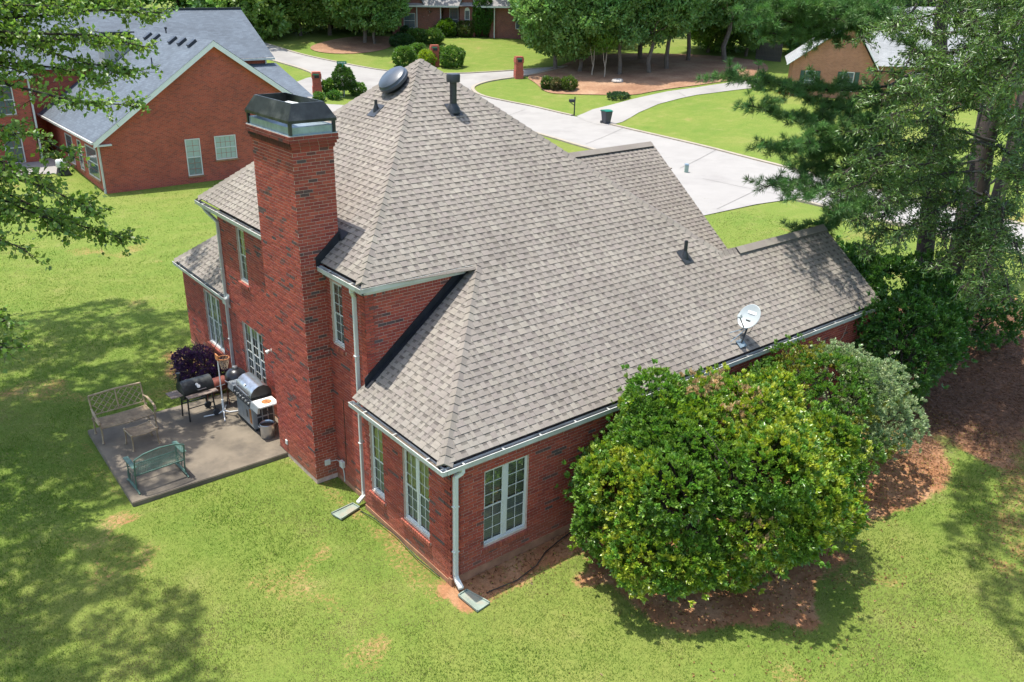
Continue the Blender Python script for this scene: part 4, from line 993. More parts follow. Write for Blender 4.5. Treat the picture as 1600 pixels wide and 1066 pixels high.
tb = MB(); limb(tb, (0, 0, -.2), (.5, .5, 13), .34, .16, 0, .03, 8, 1, 10); tb.build('trunk', M['bark'], lt, smooth=True)
bm_ = MB(); A_ = lambda px, py, d: tuple(at(px, py, d * 1.40)); B0 = np.array((-10.2, 15.2, 9.2))
boughs = [(B0, A_(235, 75, 15.0), .085, .012, -.03), (B0, A_(205, 165, 14.0), .09, .012, -.04), (B0, A_(175, 130, 16.0), .07, .012, -.05), (B0, A_(90, 60, 15.5), .08, .012, -.05), (B0, A_(250, 20, 16.0), .08, .012, -.02), (B0, A_(215, 110, 15.2), .06, .012, -.03),
          (B0 - (0, 0, 1.8), A_(150, 330, 13.6), .08, .012, -.03), (B0 - (0, 0, 1.8), A_(190, 372, 14.2), .075, .010, -.02), (B0 - (0, 0, 1.8), A_(85, 300, 13.2), .07, .012, -.04), (B0 - (0, 0, 1.4), A_(120, 245, 14.6), .07, .012, -.05), (B0 - (0, 0, 2.2), A_(40, 390, 13.0), .06, .012, -.03), (B0 - (0, 0, 1.5), A_(30, 200, 13.8), .06, .012, -.03), (B0, A_(60, 120, 14.5), .06, .012, -.03), (B0, A_(140, 60, 15.0), .06, .012, -.04), (B0, A_(30, 20, 15), .06, .012, -.03), (B0, A_(200, -10, 15.5), .06, .012, -.03), (B0, A_(120, 10, 14.6), .06, .012, -.03), (B0 - (0, 0, 2), A_(20, 330, 13.2), .06, .012, -.03), (B0 - (0, 0, 1.8), A_(110, 355, 13.4), .06, .012, -.03),
          (B0 - (0, 0, 4.5), A_(8, 500, 12.0), .06, .010, -.02), (B0 - (0, 0, 4.5), A_(6, 545, 12.0), .05, .010, -.02)]
leafy_boughs(lt, bm_, boughs, 11.5, .80, .135, .10, maple, seed=4, var=.35)
bm_.build('bough', M['bark'], lt, smooth=True)
crown_mass(lt, scatter_blobs((-5.9, 18.2, 14.0), (5.2, 4.2, 2.2), 42, (.8, 1.4), 6, 12.4) + scatter_blobs((-6.6, 12.6, 14.2), (2.9, 2.4, 1.2), 22, (.6, 1.1), 55, 12.4), 9, 9, .16, .12, maple)
lt2 = thing('shade_tree', 'nearer shade tree, out of view but for its shadow at the lower left', 'tree', (-11.5, 5.0, 0))
tb = MB(); limb(tb, (0, 0, -.2), (.8, .2, 13), .32, .15, 0, .03, 8, 2, 10); tb.build('trunk', M['bark'], lt2, smooth=True)
crown_mass(lt2, scatter_blobs((-10.3, 6.6, 14.0), (3.9, 4.6, 2.4), 44, (.8, 1.5), 5, 12.0), 9, 9, .16, .12, maple)
# ---- pines and the narrow leaved oak at the right
def pine_boughs(root, boughs, per_m, seed, needle=.20, wid=.0085):
    rr = np.random.default_rng(seed); mb = MB(); off = np.array(root.location); C_, A2 = [], []
    for i, (a, b, r0, sag) in enumerate(boughs):
        a = np.array(a, float); b = np.array(b, float); p = limb(mb, a - off, b - off, r0, .012, sag, .05, 8, seed * 77 + i, 6); Ln = np.linalg.norm(b - a)
        for j in range(int(Ln * per_m)):
            t = rr.uniform(.3, 1.0); f = t * 7; i0 = min(int(f), 6); q = p[i0] * (1 - f + i0) + p[i0 + 1] * (f - i0); ax = unit(p[i0 + 1] - p[i0])
            d = unit(rr.normal(size=3) * np.array([1, 1, .35]) + ax * .9 + np.array([0, 0, .05])); ln = rr.uniform(.25, .9) * (1.2 - .5 * t); e = q + d * ln; limb(mb, q, e, .011, .006, -.05, .05, 3, seed * 999 + i * 70 + j, 4)
            for s in np.linspace(.35, 1, max(2, int(ln / .16))): C_.append(q * (1 - s) + e * s); A2.append(unit(d + np.array([0, 0, .35])))
    C_ = np.array(C_); A2 = np.array(A2); k = 46; n = len(C_); ix = np.repeat(np.arange(n), k); D = unit(A2[ix] * .75 + rand_dir(n * k) * .8); Q = C_[ix] + rand_dir(n * k) * .02
    nt_ = tints((.12, .25, .07), n, .3)
    V, F = leaf_geo(Q, D, needle * rng.uniform(.75, 1.15, n * k), wid, .0); me = fast_mesh('needles', V, F, np.repeat(nt_[ix], 2, 0)); me.materials.append(M['needle']); link('foliage', me, root)
    mb.build('bough', M['pinebark'], root, smooth=True)
def pine(label, base, top, r0, boughs, per_m=9, seed=0, crown=None):
    root = thing('pine_tree', label, 'tree', tuple(base)); tb = MB(); off = np.array(base)
    limb(tb, np.array((0, 0, -.3)), np.array(top) - off, r0, r0 * .6, 0, .008, 8, seed, 12); tb.build('trunk', M['pinebark'], root, smooth=True)
    if boughs: pine_boughs(root, boughs, per_m, seed)
    if crown: crown_mass(root, scatter_blobs(*crown), 7, 10, .30, .05, (.04, .09, .022), 'needle')
    return root
def gb(px, py): p = g(px, py); return np.array((p.x, p.y, p.z))
def up_to(base, px, py, z):      # a point at height z on the sight line over the trunk
    d = ray(px, py); t = np.dot(base - CAM, FW); return CAM + d * t
b1 = gb(1440, 520); t1 = up_to(b1, 1482, -40, 0); b1t = b1 + (t1 - b1) * 1.5
b2 = gb(1478, 500); t2 = up_to(b2, 1560, 60, 0); b2t = b2 + (t2 - b2) * 1.5
b3 = gb(1520, 480); t3 = up_to(b3, 1612, 100, 0); b3t = b3 + (t3 - b3) * 1.6
f1 = lambda t: b1 + (t1 - b1) * t
bo1 = [(f1(.95), at(1165, 40, 21.5), .07, .02), (f1(.93), at(1200, 52, 22.5), .06, .02), (f1(.98), at(1250, 10, 22), .07, .0), (f1(1.02), at(1180, -10, 22), .07, .0), (f1(.74), at(1125, 122, 22.5), .06, .05), (f1(.72), at(1175, 165, 22), .05, .05), (f1(.66), at(1190, 230, 22.5), .05, .04), (f1(.64), at(1245, 225, 22), .05, .05), (f1(.55), at(1195, 292, 22.5), .05, .03), (f1(.53), at(1250, 310, 22), .05, .03), (f1(.70), at(1270, 205, 22.3), .05, .03), (f1(.5), at(1300, 330, 22), .05, .02), (f1(1.0), at(1300, 30, 22.5), .05, .0), (f1(.45), at(1240, 365, 24.5), .04, .03), (f1(.97), at(1150, 14, 21.5), .06, .0), (f1(1.0), at(1140, -6, 21.6), .06, .0), (f1(.99), at(1225, 8, 22.0), .06, .0)]
pine('tall pine whose needled boughs reach left over the street view', b1, b1t, .30, bo1, 9, 11)
pine('pine trunk standing between the two others right of the gable', b2, b2t, .29, [(b2 + (t2 - b2) * .8, at(1420, 60, 25), .05, .03), (b2 + (t2 - b2) * .6, at(1420, 250, 24.5), .05, .03)], 8, 12)
pine('leaning pine trunk at the right with the street behind it', b3, b3t, .27, [(b3 + (t3 - b3) * .55, at(1380, 300, 26), .05, .03)], 6, 13)
bt = np.array((17.6, -3.6, 0.0))
pine('big dark pine trunk rooted in needle litter at the right edge', bt, bt + np.array((1.4, -.6, 17)), .36, None, 0, 14, crown=((18.6, -3.0, 14.8), (3.8, 3.8, 1.9), 40, (.9, 1.5), 15, 13.0))
# narrow leaved oak: airy crown of drooping sprays
ob_ = np.array((21.0, 1.0, 0.0)); oak = thing('oak_tree', 'airy narrow leaved oak filling the upper right corner', 'tree', tuple(ob_))
om = MB(); limb(om, (0, 0, -.3), (.6, -.4, 11), .24, .12, 0, .03, 8, 31, 10); om.build('trunk', M['bark'], oak, smooth=True)
rr = np.random.default_rng(8); bo = []
tgt = [(1340, 60, 20.5), (1400, 40, 20), (1450, 90, 19.5), (1360, 110, 20), (1420, 130, 19), (1340, 160, 20), (1390, 180, 19.5), (1330, 205, 20.5), (1460, 170, 19), (1500, 110, 19), (1540, 60, 18.5), (1590, 40, 18), (1560, 150, 18), (1600, 120, 17.5), (1510, 40, 19.5), (1350, 250, 20.5), (1310, 300, 21), (1400, 260, 20), (1370, 320, 20.5), (1330, 345, 21), (1600, 200, 18), (1620, 280, 18), (1590, 300, 18.5), (1400, 380, 20.5), (1460, 420, 20), (1540, 410, 19.5), (1600, 420, 18.5), (1580, 470, 18.5), (1500, 450, 19.5), (1350, 395, 21), (1440, -10, 20), (1550, -10, 19), (1620, 0, 18), (1480, 20, 20), (1530, 470, 19), (1320, 270, 20.5)]
for (px, py, d) in tgt:
    e = at(px, py, d); s = ob_ + np.array((.3, -.2, max(2.2, e[2] - rr.uniform(.2, 1.0)))); bo.append((s, e, .05, .010, -.04))
ob2 = MB(); leafy_boughs(oak, ob2, bo, 13, .60, .15, .036, (.115, .205, .05), mat='leaf_gloss', droop=-.18, seed=9, var=.35); ob2.build('bough', M['bark'], oak, smooth=True)

shrub('dark_shrub', 'loose dark bush in the litter right of the pine trunks', 'shrub', (20.6, .2, 1.0), (1.7, 1.4, 1.3), 30, (.35, .6), 30, 11, .13, .05, dark_tint, seed=22, stems=8)
lt3 = thing('shade_tree', 'shade tree beyond the right edge, seen by its shadow on the grass', 'tree', (13.6, -9.2, 0))
tb = MB(); limb(tb, (0, 0, -.2), (-1.0, 1.5, 13), .32, .15, 0, .03, 8, 3, 10); tb.build('trunk', M['bark'], lt3, smooth=True)
crown_mass(lt3, scatter_blobs((10.9, -4.3, 14.0), (3.6, 2.8, 1.5), 34, (.7, 1.3), 26, 12.7) + scatter_blobs((6.9, -4.6, 14.0), (1.0, .9, .6), 7, (.5, .8), 27), 9, 9, .16, .12, maple)
# ------------------------------------------------------------------ neighbouring houses
class UV:
    def __init__(s): s.mb = MB(); s.uv = []
    def poly(s, *pts):
        """flat wall or roof polygon with metre coordinates; first edge is horizontal"""
        o = Vector(pts[0]); e = (Vector(pts[1]) - o).normalized(); n = e.cross(Vector(pts[2]) - o).normalized(); q = n.cross(e)
        if q.z < 0: q = -q
        s.mb.add(pts, [tuple(range(len(pts)))]); s.uv += [((Vector(p)).dot(e), (Vector(p)).dot(q)) for p in pts]; return s
    def build(s, name, mat, parent): return uvbuild(s.mb, s.uv, name, M[mat] if isinstance(mat, str) else mat, parent)
def far_window(parent, o, u, n, a, b, z0, z1, cols=2, rows=4, frame='vinyl', fw=.06, arch=False, glass='far_glass'):
    o, u, n = Vector(o), Vector(u).normalized(), Vector(n).normalized(); Z = Vector((0, 0, 1)); P = lambda x, z, d: o + u * x + Z * z + n * d
    f = MB()
    for (x0, x1, q0, q1) in ((a, a + fw, z0, z1), (b - fw, b, z0, z1), (a + fw, b - fw, z0, z0 + fw), (a + fw, b - fw, z1 - fw, z1), (a + fw, b - fw, (z0 + z1) / 2 - .025, (z0 + z1) / 2 + .025)): f.obox(P(x0, q0, -.03), u * (x1 - x0), n * .06, Z * (q1 - q0))
    if arch:
        c = [P((a + b) / 2 + (b - a) / 2 * math.cos(PI * k / 10), z1 + (b - a) / 2 * math.sin(PI * k / 10), -.03) for k in range(11)]; f.prism(c, n * .055)
    w = f.build('window', M[frame], parent)
    nx_, nz_ = cols, rows; pw, ph = (b - a - 2 * fw) / nx_, (z1 - z0 - 2 * fw) / nz_
    pm_ = MB(); pm_.obox((0, 0, 0), u * (pw - .02), n * .01, Z * (ph - .02)); me = pm_.mesh('pane', M[glass]); me2 = pm_.mesh('pane', M['nb_glass_low']) if rows == 6 else None
    for i in range(nx_):
        for j in range(nz_):
            po = link('pane', me2 if (rows == 6 and j < 3) else me, w); po.location = P(a + fw + pw * i + .01, z0 + fw + ph * j + .01, -.005)
    s = MB(); s.obox(P(a - .05, z0 - .09, .0), u * (b - a + .1), n * .07, Z * .085); s.build('sill', M['brick_tex'] if False else M['foundation'], w); return w
M['nb_glass'] = simple('pale_reflecting_glass', (.42, .50, .46), .12, var=.2, scale=1.2)
M['nb_glass_low'] = simple('grey_screened_glass', (.20, .25, .24), .3, var=.2)
M['siding'] = simple('grey_vertical_siding', (.42, .40, .36), .7, var=.15, scale=3)
nb = thing('neighbour_house', 'red brick gabled house with blue grey roof on the left', 'house')
GX0, GX1, GYF, GXM, GE, GP = 3.75, 17.0, 37.35, 10.38, 2.85, 7.45
UV().poly((GX0, GYF, -.5), (GX1, GYF, -.5), (GX1, GYF, GE), (GXM, GYF, GP), (GX0, GYF, GE)).build('gable_wall', 'brick_nb', nb)
UV().poly((GX0, 52, -.5), (GX0, GYF, -.5), (GX0, GYF, GE), (GX0, 52, GE)).build('wall', 'brick_nb', nb); UV().poly((GX1, GYF, -.5), (GX1, 50, -.5), (GX1, 50, GE), (GX1, GYF, GE)).build('wall', 'brick_nb', nb)
UV().poly((-6, 50, -.5), (19.0, 50, -.5), (19.0, 50, 5.75), (-6, 50, 5.75)).poly((19.0, 50, -.5), (19.0, 60, -.5), (19.0, 60, 5.7), (19.0, 55, 8.5), (19.0, 50, 5.7)).poly((19, 60, -.5), (-6, 60, -.5), (-6, 60, 5.7), (19, 60, 5.7)).build('wall', 'brick_nb', nb)
UV().poly((-6, 46.5, -.5), (2.4, 46.5, -.5), (2.4, 46.5, 5.6), (-6, 46.5, 5.6)).poly((2.4, 46.5, -.5), (2.4, 50, -.5), (2.4, 50, 5.6), (2.4, 46.5, 5.6)).build('wall', 'brick_nb', nb)
UV().poly((17.0, 44.6, -.5), (19.4, 44.6, -.5), (19.4, 44.6, 3.4), (17.0, 44.6, 3.4)).poly((19.4, 44.6, -.5), (19.4, 50, -.5), (19.4, 50, 3.4), (19.4, 44.6, 3.4)).build('wall', 'brick_nb', nb)
k = (GP - GE) / (GXM - GX0)
nr_ = UV(); nr_.poly((GX0 - .35, 53.6, GE + .1 - .35 * k + .12), (GX0 - .35, GYF - .25, GE + .1 - .35 * k + .12), (GXM, GYF - .25, GP + .22), (GXM, 53.6, GP + .22)).poly((GX1 + .35, GYF - .25, GE - .02), (GX1 + .35, 51, GE - .02), (GXM, 53.6, GP + .22), (GXM, GYF - .25, GP + .22))
nr_.poly((-6.5, 49.6, 5.62), (19.45, 49.6, 5.62), (19.45, 55, 8.75), (-6.5, 55, 8.75)).poly((19.45, 60.4, 5.62), (-6.5, 60.4, 5.62), (-6.5, 55, 8.75), (19.45, 55, 8.75)).poly((-6.5, 46.1, 5.5), (2.75, 46.1, 5.5), (2.75, 51, 6.5), (-6.5, 51, 6.5)).poly((16.9, 44.2, 3.4), (19.7, 44.2, 3.4), (19.7, 49.98, 5.2), (16.9, 49.98, 5.2))
nroof = nr_.build('roof', 'roof_nb', nb)
tr = MB()
for (xa, za, xb, zb2) in ((GX0 - .35, GE - .35 * k + .2, GXM, GP + .2), (GX1 + .35, GE - .05, GXM, GP + .2)):
    a = Vector((xa, GYF - .24, za)); b = Vector((xb, GYF - .24, zb2)); tr.obox(a + Vector((0, 0, -.30)), b - a, (0, .03, 0), (0, 0, .30)); tr.obox(a + Vector((0, .03, -.27)), b - a, (0, .2, 0), (0, 0, .03))
tr.build('rake_board', M['trim'], nb)
tr = MB(); tr.box((GX0 - .335, GYF - .236, GE - .285), (GX0 + .55, GYF - .02, GE - .20)); tr.build('eave_return', M['white'], nb)
tr = MB(); tr.box((GX0 - .45, GYF - .2, GE - .16), (GX0 - .34, 50, GE - .04)); tr.build('gutter', M['gutter'], nb); tr = MB(); tr.box((-6.5, 49.5, 5.46), (19.45, 49.6, 5.6)); tr.box((-6.5, 45.98, 5.32), (2.75, 46.08, 5.48)); tr.build('gutter', M['gutter'], nb)
tr = MB(); tr.box((-6.5, 54.85, 8.72), (19.45, 55.15, 8.82)); tr.build('ridge_cap', M['flash'], nb)
for (x, y, z0, z1) in ((GX0 - .07, GYF + .12, -.2, GE - .1), (2.5, 46.4, -.2, 5.3), (18.9, 49.9, -.2, 5.5)):
    d = MB(); d.box((x - .05, y - .05, z0), (x + .05, y + .03, z1)); d.build('downspout', M['white'], nb)
far_window(nb, (0, GYF, 0), X_, -Y_, 8.22, 9.07, .45, 2.50, 2, 6, glass='nb_glass'); far_window(nb, (0, GYF, 0), X_, -Y_, 9.91, 11.17, 1.18, 2.52, 4, 4, glass='nb_glass')
for (y0, y1) in ((38.3, 40.6), (41.6, 42.4), (43.6, 45.2)): far_window(nb, (GX0, 0, 0), Y_, -X_, y0, y1, .55, 2.25, 3, 4)
for (x0, x1) in ((.6, 1.6),): far_window(nb, (0, 46.5, 0), X_, -Y_, x0, x1, 3.3, 5.0, 2, 4); far_window(nb, (0, 46.5, 0), X_, -Y_, x0, x1, .5, 2.3, 2, 4)
nc_ = MB(); nc_.box((7.3, 47.6, 3.5), (9.3, 49.0, 7.15)); nchim = nc_.build('chimney', M['siding'], nb)
for i in range(11):
    bt_ = MB(); x = 7.3 + i * .195; bt_.box((x, 47.575, 3.6), (x + .04, 47.6, 7.15)); bt_.build('batten', M['siding'], nchim)
bt_ = MB(); bt_.box((7.15, 47.45, 7.15), (9.45, 49.15, 7.25)); bt_.box((7.5, 47.8, 7.25), (9.1, 48.8, 7.6)); bt_.box((7.3, 47.6, 7.6), (9.3, 49.0, 7.68)); bt_.build('chimney_cap', M['blackmetal'], nchim)
for y in (39.2, 40.8, 42.4, 45.4, 47.0):
    v = MB(); x = GXM - .32; z = GP + .22 - .32 * k; v.obox((x - .35, y - .2, z - .35 * k + .0), (.45, 0, .45 * k), (0, .4, 0), (-.12 * k, 0, .14)); v.build('roof_vent', M['plastic_blk'], nroof)
v = MB(); v.lathe([(.14, -.1), (.05, .05), (.05, .75), (.09, .78), (.09, .9), (0, .92)], (12.6, 51.7, 6.8), 10); v.build('vent_pipe', M['plastic_blk'], nroof, smooth=True)
v = MB(); v.lathe([(.10, -.1), (.04, .05), (.04, .35), (0, .35)], (8.3, 41.6, 6.2), 10); v.build('vent_pipe', M['plastic_blk'], nroof, smooth=True)
p = g(100, 273); ct = thing('barbecue_cart', 'black cart with a white lid on the lawn behind the left house', 'cart', p)
q = MB(); q.prism([(-.38, -.3, .0), (.38, -.3, .0), (.22, -.22, .45), (-.22, -.22, .45)], (0, .55, 0)); q.build('base', M['blackmetal'], ct, bevel=.03); q = MB(); q.lathe([(.30, .45), (.34, .5), (.34, .82), (.30, .88), (0, .9)], n=18); q.build('lid', M['white'], ct, smooth=True)
# house across the junction
ER = math.atan2(RT[1], RT[0])
hp = g(690, 57); fh = thing('far_house', 'brick house with grey roof beyond the sunny front lawn', 'house', hp, ER)
def bx(u, x0, y0, x1, y1, z0, z1): u.poly((x0, y0, z0), (x1, y0, z0), (x1, y0, z1), (x0, y0, z1)).poly((x1, y0, z0), (x1, y1, z0), (x1, y1, z1), (x1, y0, z1)).poly((x0, y1, z0), (x0, y0, z0), (x0, y0, z1), (x0, y1, z1)).poly((x1, y1, z0), (x0, y1, z0), (x0, y1, z1), (x1, y1, z1))
for a_ in ((-6.0, .5, .0, 9), (0.01, 2.0, 5.79, 9), (5.8, .8, 15, 9)): w = UV(); bx(w, *a_, -1, 3.5); w.build('wall', 'brick_far', fh)
w = UV(); w.poly((-5.2, .45, 3.5), (-2.2, .45, 3.5), (-3.7, .45, 6.0)); w.build('gable_wall', 'brick_far', fh)
w = UV(); w.poly((2.2, .6, -1), (4.05, .6, -1), (4.05, .6, 3.4), (3.1, .6, 5.6), (2.2, .6, 3.4)).poly((4.05, .6, -1), (4.05, 4, -1), (4.05, 4, 3.4), (4.05, .6, 3.4)).poly((2.2, 4, -1), (2.2, .6, -1), (2.2, .6, 3.4), (2.2, 4, 3.4)); w.build('gable_wall', 'brick_far', fh)
r_ = UV(); r_.poly((-6.4, .1, 3.45), (15.4, .1, 3.45), (15.4, 5, 7.6), (-6.4, 5, 7.6)).poly((15.4, 9.5, 3.45), (-6.4, 9.5, 3.45), (-6.4, 5, 7.6), (15.4, 5, 7.6)).poly((2.05, .3, 3.3), (2.05, 5, 3.3), (3.1, 5, 5.8), (3.1, .3, 5.8)).poly((4.2, 5, 3.3), (4.2, .3, 3.3), (3.1, .3, 5.8), (3.1, 5, 5.8)).poly((-5.5, .2, 3.3), (-5.5, 5, 3.3), (-3.7, 5, 6.2), (-3.7, .2, 6.2)).poly((-1.9, 5, 3.3), (-1.9, .2, 3.3), (-3.7, .2, 6.2), (-3.7, 5, 6.2)); r_.build('roof', 'roof_far', fh)
t_ = MB(); t_.box((-6.4, .0, 3.3), (2.05, .12, 3.5)); t_.box((4.2, .0, 3.3), (15.4, .12, 3.5)); t_.bar((2.05, .28, 3.35), (3.1, .28, 5.8), .05, .22, up=(0, 1, 0)); t_.bar((4.2, .28, 3.35), (3.1, .28, 5.8), .05, .22, up=(0, 1, 0)); t_.build('trim', M['white'], fh)
far_window(fh, (0, .6, 0), X_, -Y_, 2.8, 3.4, .9, 3.0, 2, 4, arch=True); far_window(fh, (0, 1.98, 0), X_, -Y_, .9, 2.0, .6, 3.2, 3, 4); far_window(fh, (0, .5, 0), X_, -Y_, -4.6, -3.2, .9, 2.6, 2, 3); far_window(fh, (0, .8, 0), X_, -Y_, 9, 10.4, .9, 2.6, 2, 3)
for x in (-.12, 6.4, -3.0):
    d = MB(); d.box((x - .06, .38, -.5), (x + .06, .48, 3.3)); d.build('downspout', M['white'], fh)
# house at the right behind the pines
hp = g(1236, 149); rh = thing('corner_house', 'orange brick house with silver roof half hidden behind the pines', 'house', hp, ER - .30)
w = UV(); w.poly((-.2, 0, -1), (6.2, 0, -1), (6.2, 0, 2.7), (4.1, 0, 5.9), (-.2, 0, 2.9)).poly((-.2, 8, -1), (-.2, 0, -1), (-.2, 0, 2.9), (-.2, 8, 2.9)).build('gable_wall', 'brick_orange', rh)
w = UV(); bx(w, 5.0, 1.2, 19, 10, -1, 2.8); w.build('wall', 'brick_orange', rh)
r_ = UV(); r_.poly((-.7, 9, 2.6), (-.7, -.3, 2.6), (4.1, -.3, 6.15), (4.1, 9, 6.15)).poly((6.6, -.3, 2.4), (6.6, 9, 2.4), (4.1, 9, 6.15), (4.1, -.3, 6.15)).poly((4.6, .7, 2.6), (19.5, .7, 2.6), (19.5, 6, 7.2), (4.6, 6, 7.2)).poly((19.5, 11, 2.6), (4.6, 11, 2.6), (4.6, 6, 7.2), (19.5, 6, 7.2)); r_.build('roof', 'roof_right', rh)
t_ = MB(); t_.bar((-.7, -.3, 2.55), (4.1, -.3, 6.1), .06, .3, up=(0, 1, 0)); t_.bar((6.6, -.3, 2.35), (4.1, -.3, 6.1), .06, .3, up=(0, 1, 0)); t_.build('rake_board', M['trim'], rh)
M['shutter'] = simple('dark_green_shutter', (.03, .07, .05), .5)
for (a, b) in ((.9, 1.7), (3.9, 4.8)):
    win = far_window(rh, (0, 0, 0), X_, -Y_, a, b, .5, 2.1, 2, 4)
    for (s0, s1) in ((a - .4, a - .05), (b + .05, b + .4)): sh = MB(); sh.box((s0, -.05, .5), (s1, -.005, 2.1)); sh.build('shutter', M['shutter'], rh)
far_window(rh, (0, 1.2, 0), X_, -Y_, 9, 10.4, .6, 2.1, 4, 4); far_window(rh, (0, 1.2, 0), X_, -Y_, 13, 14.2, .6, 2.1, 4, 4)
# dark board fence beyond it
fp0, fp1 = g(1180, 92), g(1222, 98); fn = thing('wooden_fence', 'weathered dark board fence left of the orange brick house', 'fence', fp0, math.atan2(fp1.y - fp0.y, fp1.x - fp0.x))
Lf = (fp1 - fp0).length; pm_ = MB(); pm_.box((0, -.012, -.1), (.17, .012, 1.75)); pme = pm_.mesh('plank', simple('grey_board', (.10, .085, .07), .9, var=.3))
for i in range(int(Lf / .19)): po = link('plank', pme, fn); po.location = (i * .19, 0, 0)
# ------------------------------------------------------------------ street things
def pillar(px, py, h, w_, label, plaque):
    p = g(px, py); o = thing('brick_pillar', label, 'mailbox', p, ER + .25, 'brick mailbox pillars by the street'); u = UV()
    a = w_ / 2
    for (z0, z1, e) in ((-.2, .35 * h, .04), (.35 * h, .72 * h, 0), (.72 * h, .93 * h, .05), (.93 * h, h, .0)):
        b_ = a + e; bx(u, -b_, -b_, b_, b_, z0, z1); u.poly((-b_, -b_, z1), (b_, -b_, z1), (b_, b_, z1), (-b_, b_, z1))
    u.build('column', 'brick_far' if plaque == 0 else 'brick_nb', o)
    d = MB(); d.box((-a * .55, -a - .07, .74 * h), (a * .55, -a - .005, .86 * h)); d.build('mailbox_door', M['blackmetal'], o)
    if plaque: d = MB(); d.box((-a * .9, -a - .085, .87 * h), (a * .5, -a - .055, .925 * h)); d.build('number_plate', M['green'], o)
    return o
M['green'] = simple('sign_green', (.01, .22, .12), .4)
pillar(496, 147.5, 1.9, .72, 'brick mailbox pillar by the left drive, beside the small clipped tree', 1)
pillar(679, 103, 2.1, .80, 'brick mailbox pillar among round clipped bushes on the far lawn', 1)
pillar(810, 122, 2.05, .72, 'brick mailbox pillar standing at the edge of the pine straw bed', 2)
p = g(538, 151); sg = thing('street_sign', 'green street name sign on a pole above the clipped tree', 'sign', p, ER)
q = MB(); q.tube([(0, 0, -.2), (0, 0, 2.75)], .03, 8); q.build('pole', M['galv'], sg); q = MB(); q.box((-.50, -.012, 2.72), (.34, .012, 2.95)); q.build('name_blade', M['green'], sg)
q = MB(); 
for i, (x, w_) in enumerate(((-.42, .10), (-.27, .06), (-.17, .12), (-.01, .08), (.11, .12))): q.box((x, -.0155, 2.79), (x + w_, -.0125, 2.88))
q.build('lettering', M['white'], sg)
q = MB(); q.box((-.012, -.34, 2.5), (.012, .34, 2.7)); q.build('name_blade', M['green'], sg)
p = g(897, 181); mbx = thing('mailbox', 'black mailbox on a post where the right drive meets the street', 'mailbox', p, ER)
q = MB(); q.box((-.05, -.05, -.2), (.05, .05, 1.55)); q.bar((0, 0, .85), (-.38, 0, 1.12), .06); q.bar((-.45, 0, 1.14), (.05, 0, 1.14), .06); q.build('post', M['blackmetal'], mbx)
q = MB(); c_ = [(-.5 + 0, .1 * math.cos(t), 1.28 + .11 * math.sin(t)) for t in np.linspace(0, PI, 9)] + [(-.5, -.1, 1.17), (-.5, .1, 1.17)]; q.prism(c_, (.46, 0, 0)); q.build('box', M['blackmetal'], mbx)
p = g(947, 193.5); bn = thing('wheelie_bin', 'dark grey wheeled rubbish bin with a green lid at the kerb', 'bin', p, ER + .5)
M['bin'] = simple('bin_grey', (.05, .055, .065), .5); M['binlid'] = simple('bin_lid_green', (.01, .17, .12), .4)
q = MB(); a_, b_ = (.24, .26), (.33, .38); vs = [(sx * a_[0], sy * a_[1], .06) for sx, sy in ((-1, -1), (1, -1), (1, 1), (-1, 1))] + [(sx * b_[0], sy * b_[1], 1.0) for sx, sy in ((-1, -1), (1, -1), (1, 1), (-1, 1))]
q.add(vs, [(0, 3, 2, 1), (4, 5, 6, 7), (0, 1, 5, 4), (1, 2, 6, 5), (2, 3, 7, 6), (3, 0, 4, 7)]); q.build('body', M['bin'], bn, bevel=.03)
q = MB(); q.prism([(-.36, -.42, 1.005), (-.36, .44, 1.005), (-.36, .40, 1.09), (-.36, 0, 1.12), (-.36, -.38, 1.06)], (.72, 0, 0)); q.build('lid', M['binlid'], bn, bevel=.02)
for sx in (-.30, .26): q = MB(); q.lathe([(.0, 0), (.13, 0), (.13, .05), (0, .05)], n=16, m=Matrix.Translation((sx, .30, .13)) @ Matrix.Rotation(PI / 2, 4, 'Y')); q.build('wheel', M['plastic_blk'], bn, smooth=True)
q = MB(); q.tube([(-.28, .42, .98), (-.28, .50, .98), (.28, .50, .98), (.28, .42, .98)], .02, 6); q.build('handle', M['bin'], bn)
p = g(1072, 270); pd = thing('utility_pedestal', 'pale green utility pedestal on the verge beside the driveway', 'utility box', p, ER); q = MB(); q.box((-.11, -.11, -.1), (.11, .11, .48)); q.build('body', simple('pedestal_green', (.30, .40, .33), .5), pd, bevel=.02); q = MB(); q.prism([(-.13, -.13, .485), (.13, -.13, .485), (.10, -.1, .56), (-.1, -.1, .56)], (0, .25, 0)); q.build('cap', M['galv'], pd)
p = g(965, 129); rk_ = thing('boulder', 'pale boulder lying in the pine straw bed', 'rock', p); bmm = bmesh.new(); bmesh.ops.create_icosphere(bmm, subdivisions=3, radius=.5)
for v_ in bmm.verts: v_.co = v_.co * (1 + .25 * math.sin(v_.co.x * 7) * math.cos(v_.co.y * 6 + 1)); v_.co.z = v_.co.z * .5 + .1
me = bpy.data.meshes.new('stone'); bmm.to_mesh(me); bmm.free(); me.materials.append(simple('stone', (.38, .35, .31), .9, var=.2, bmp=.4)); link('stone', me, rk_)
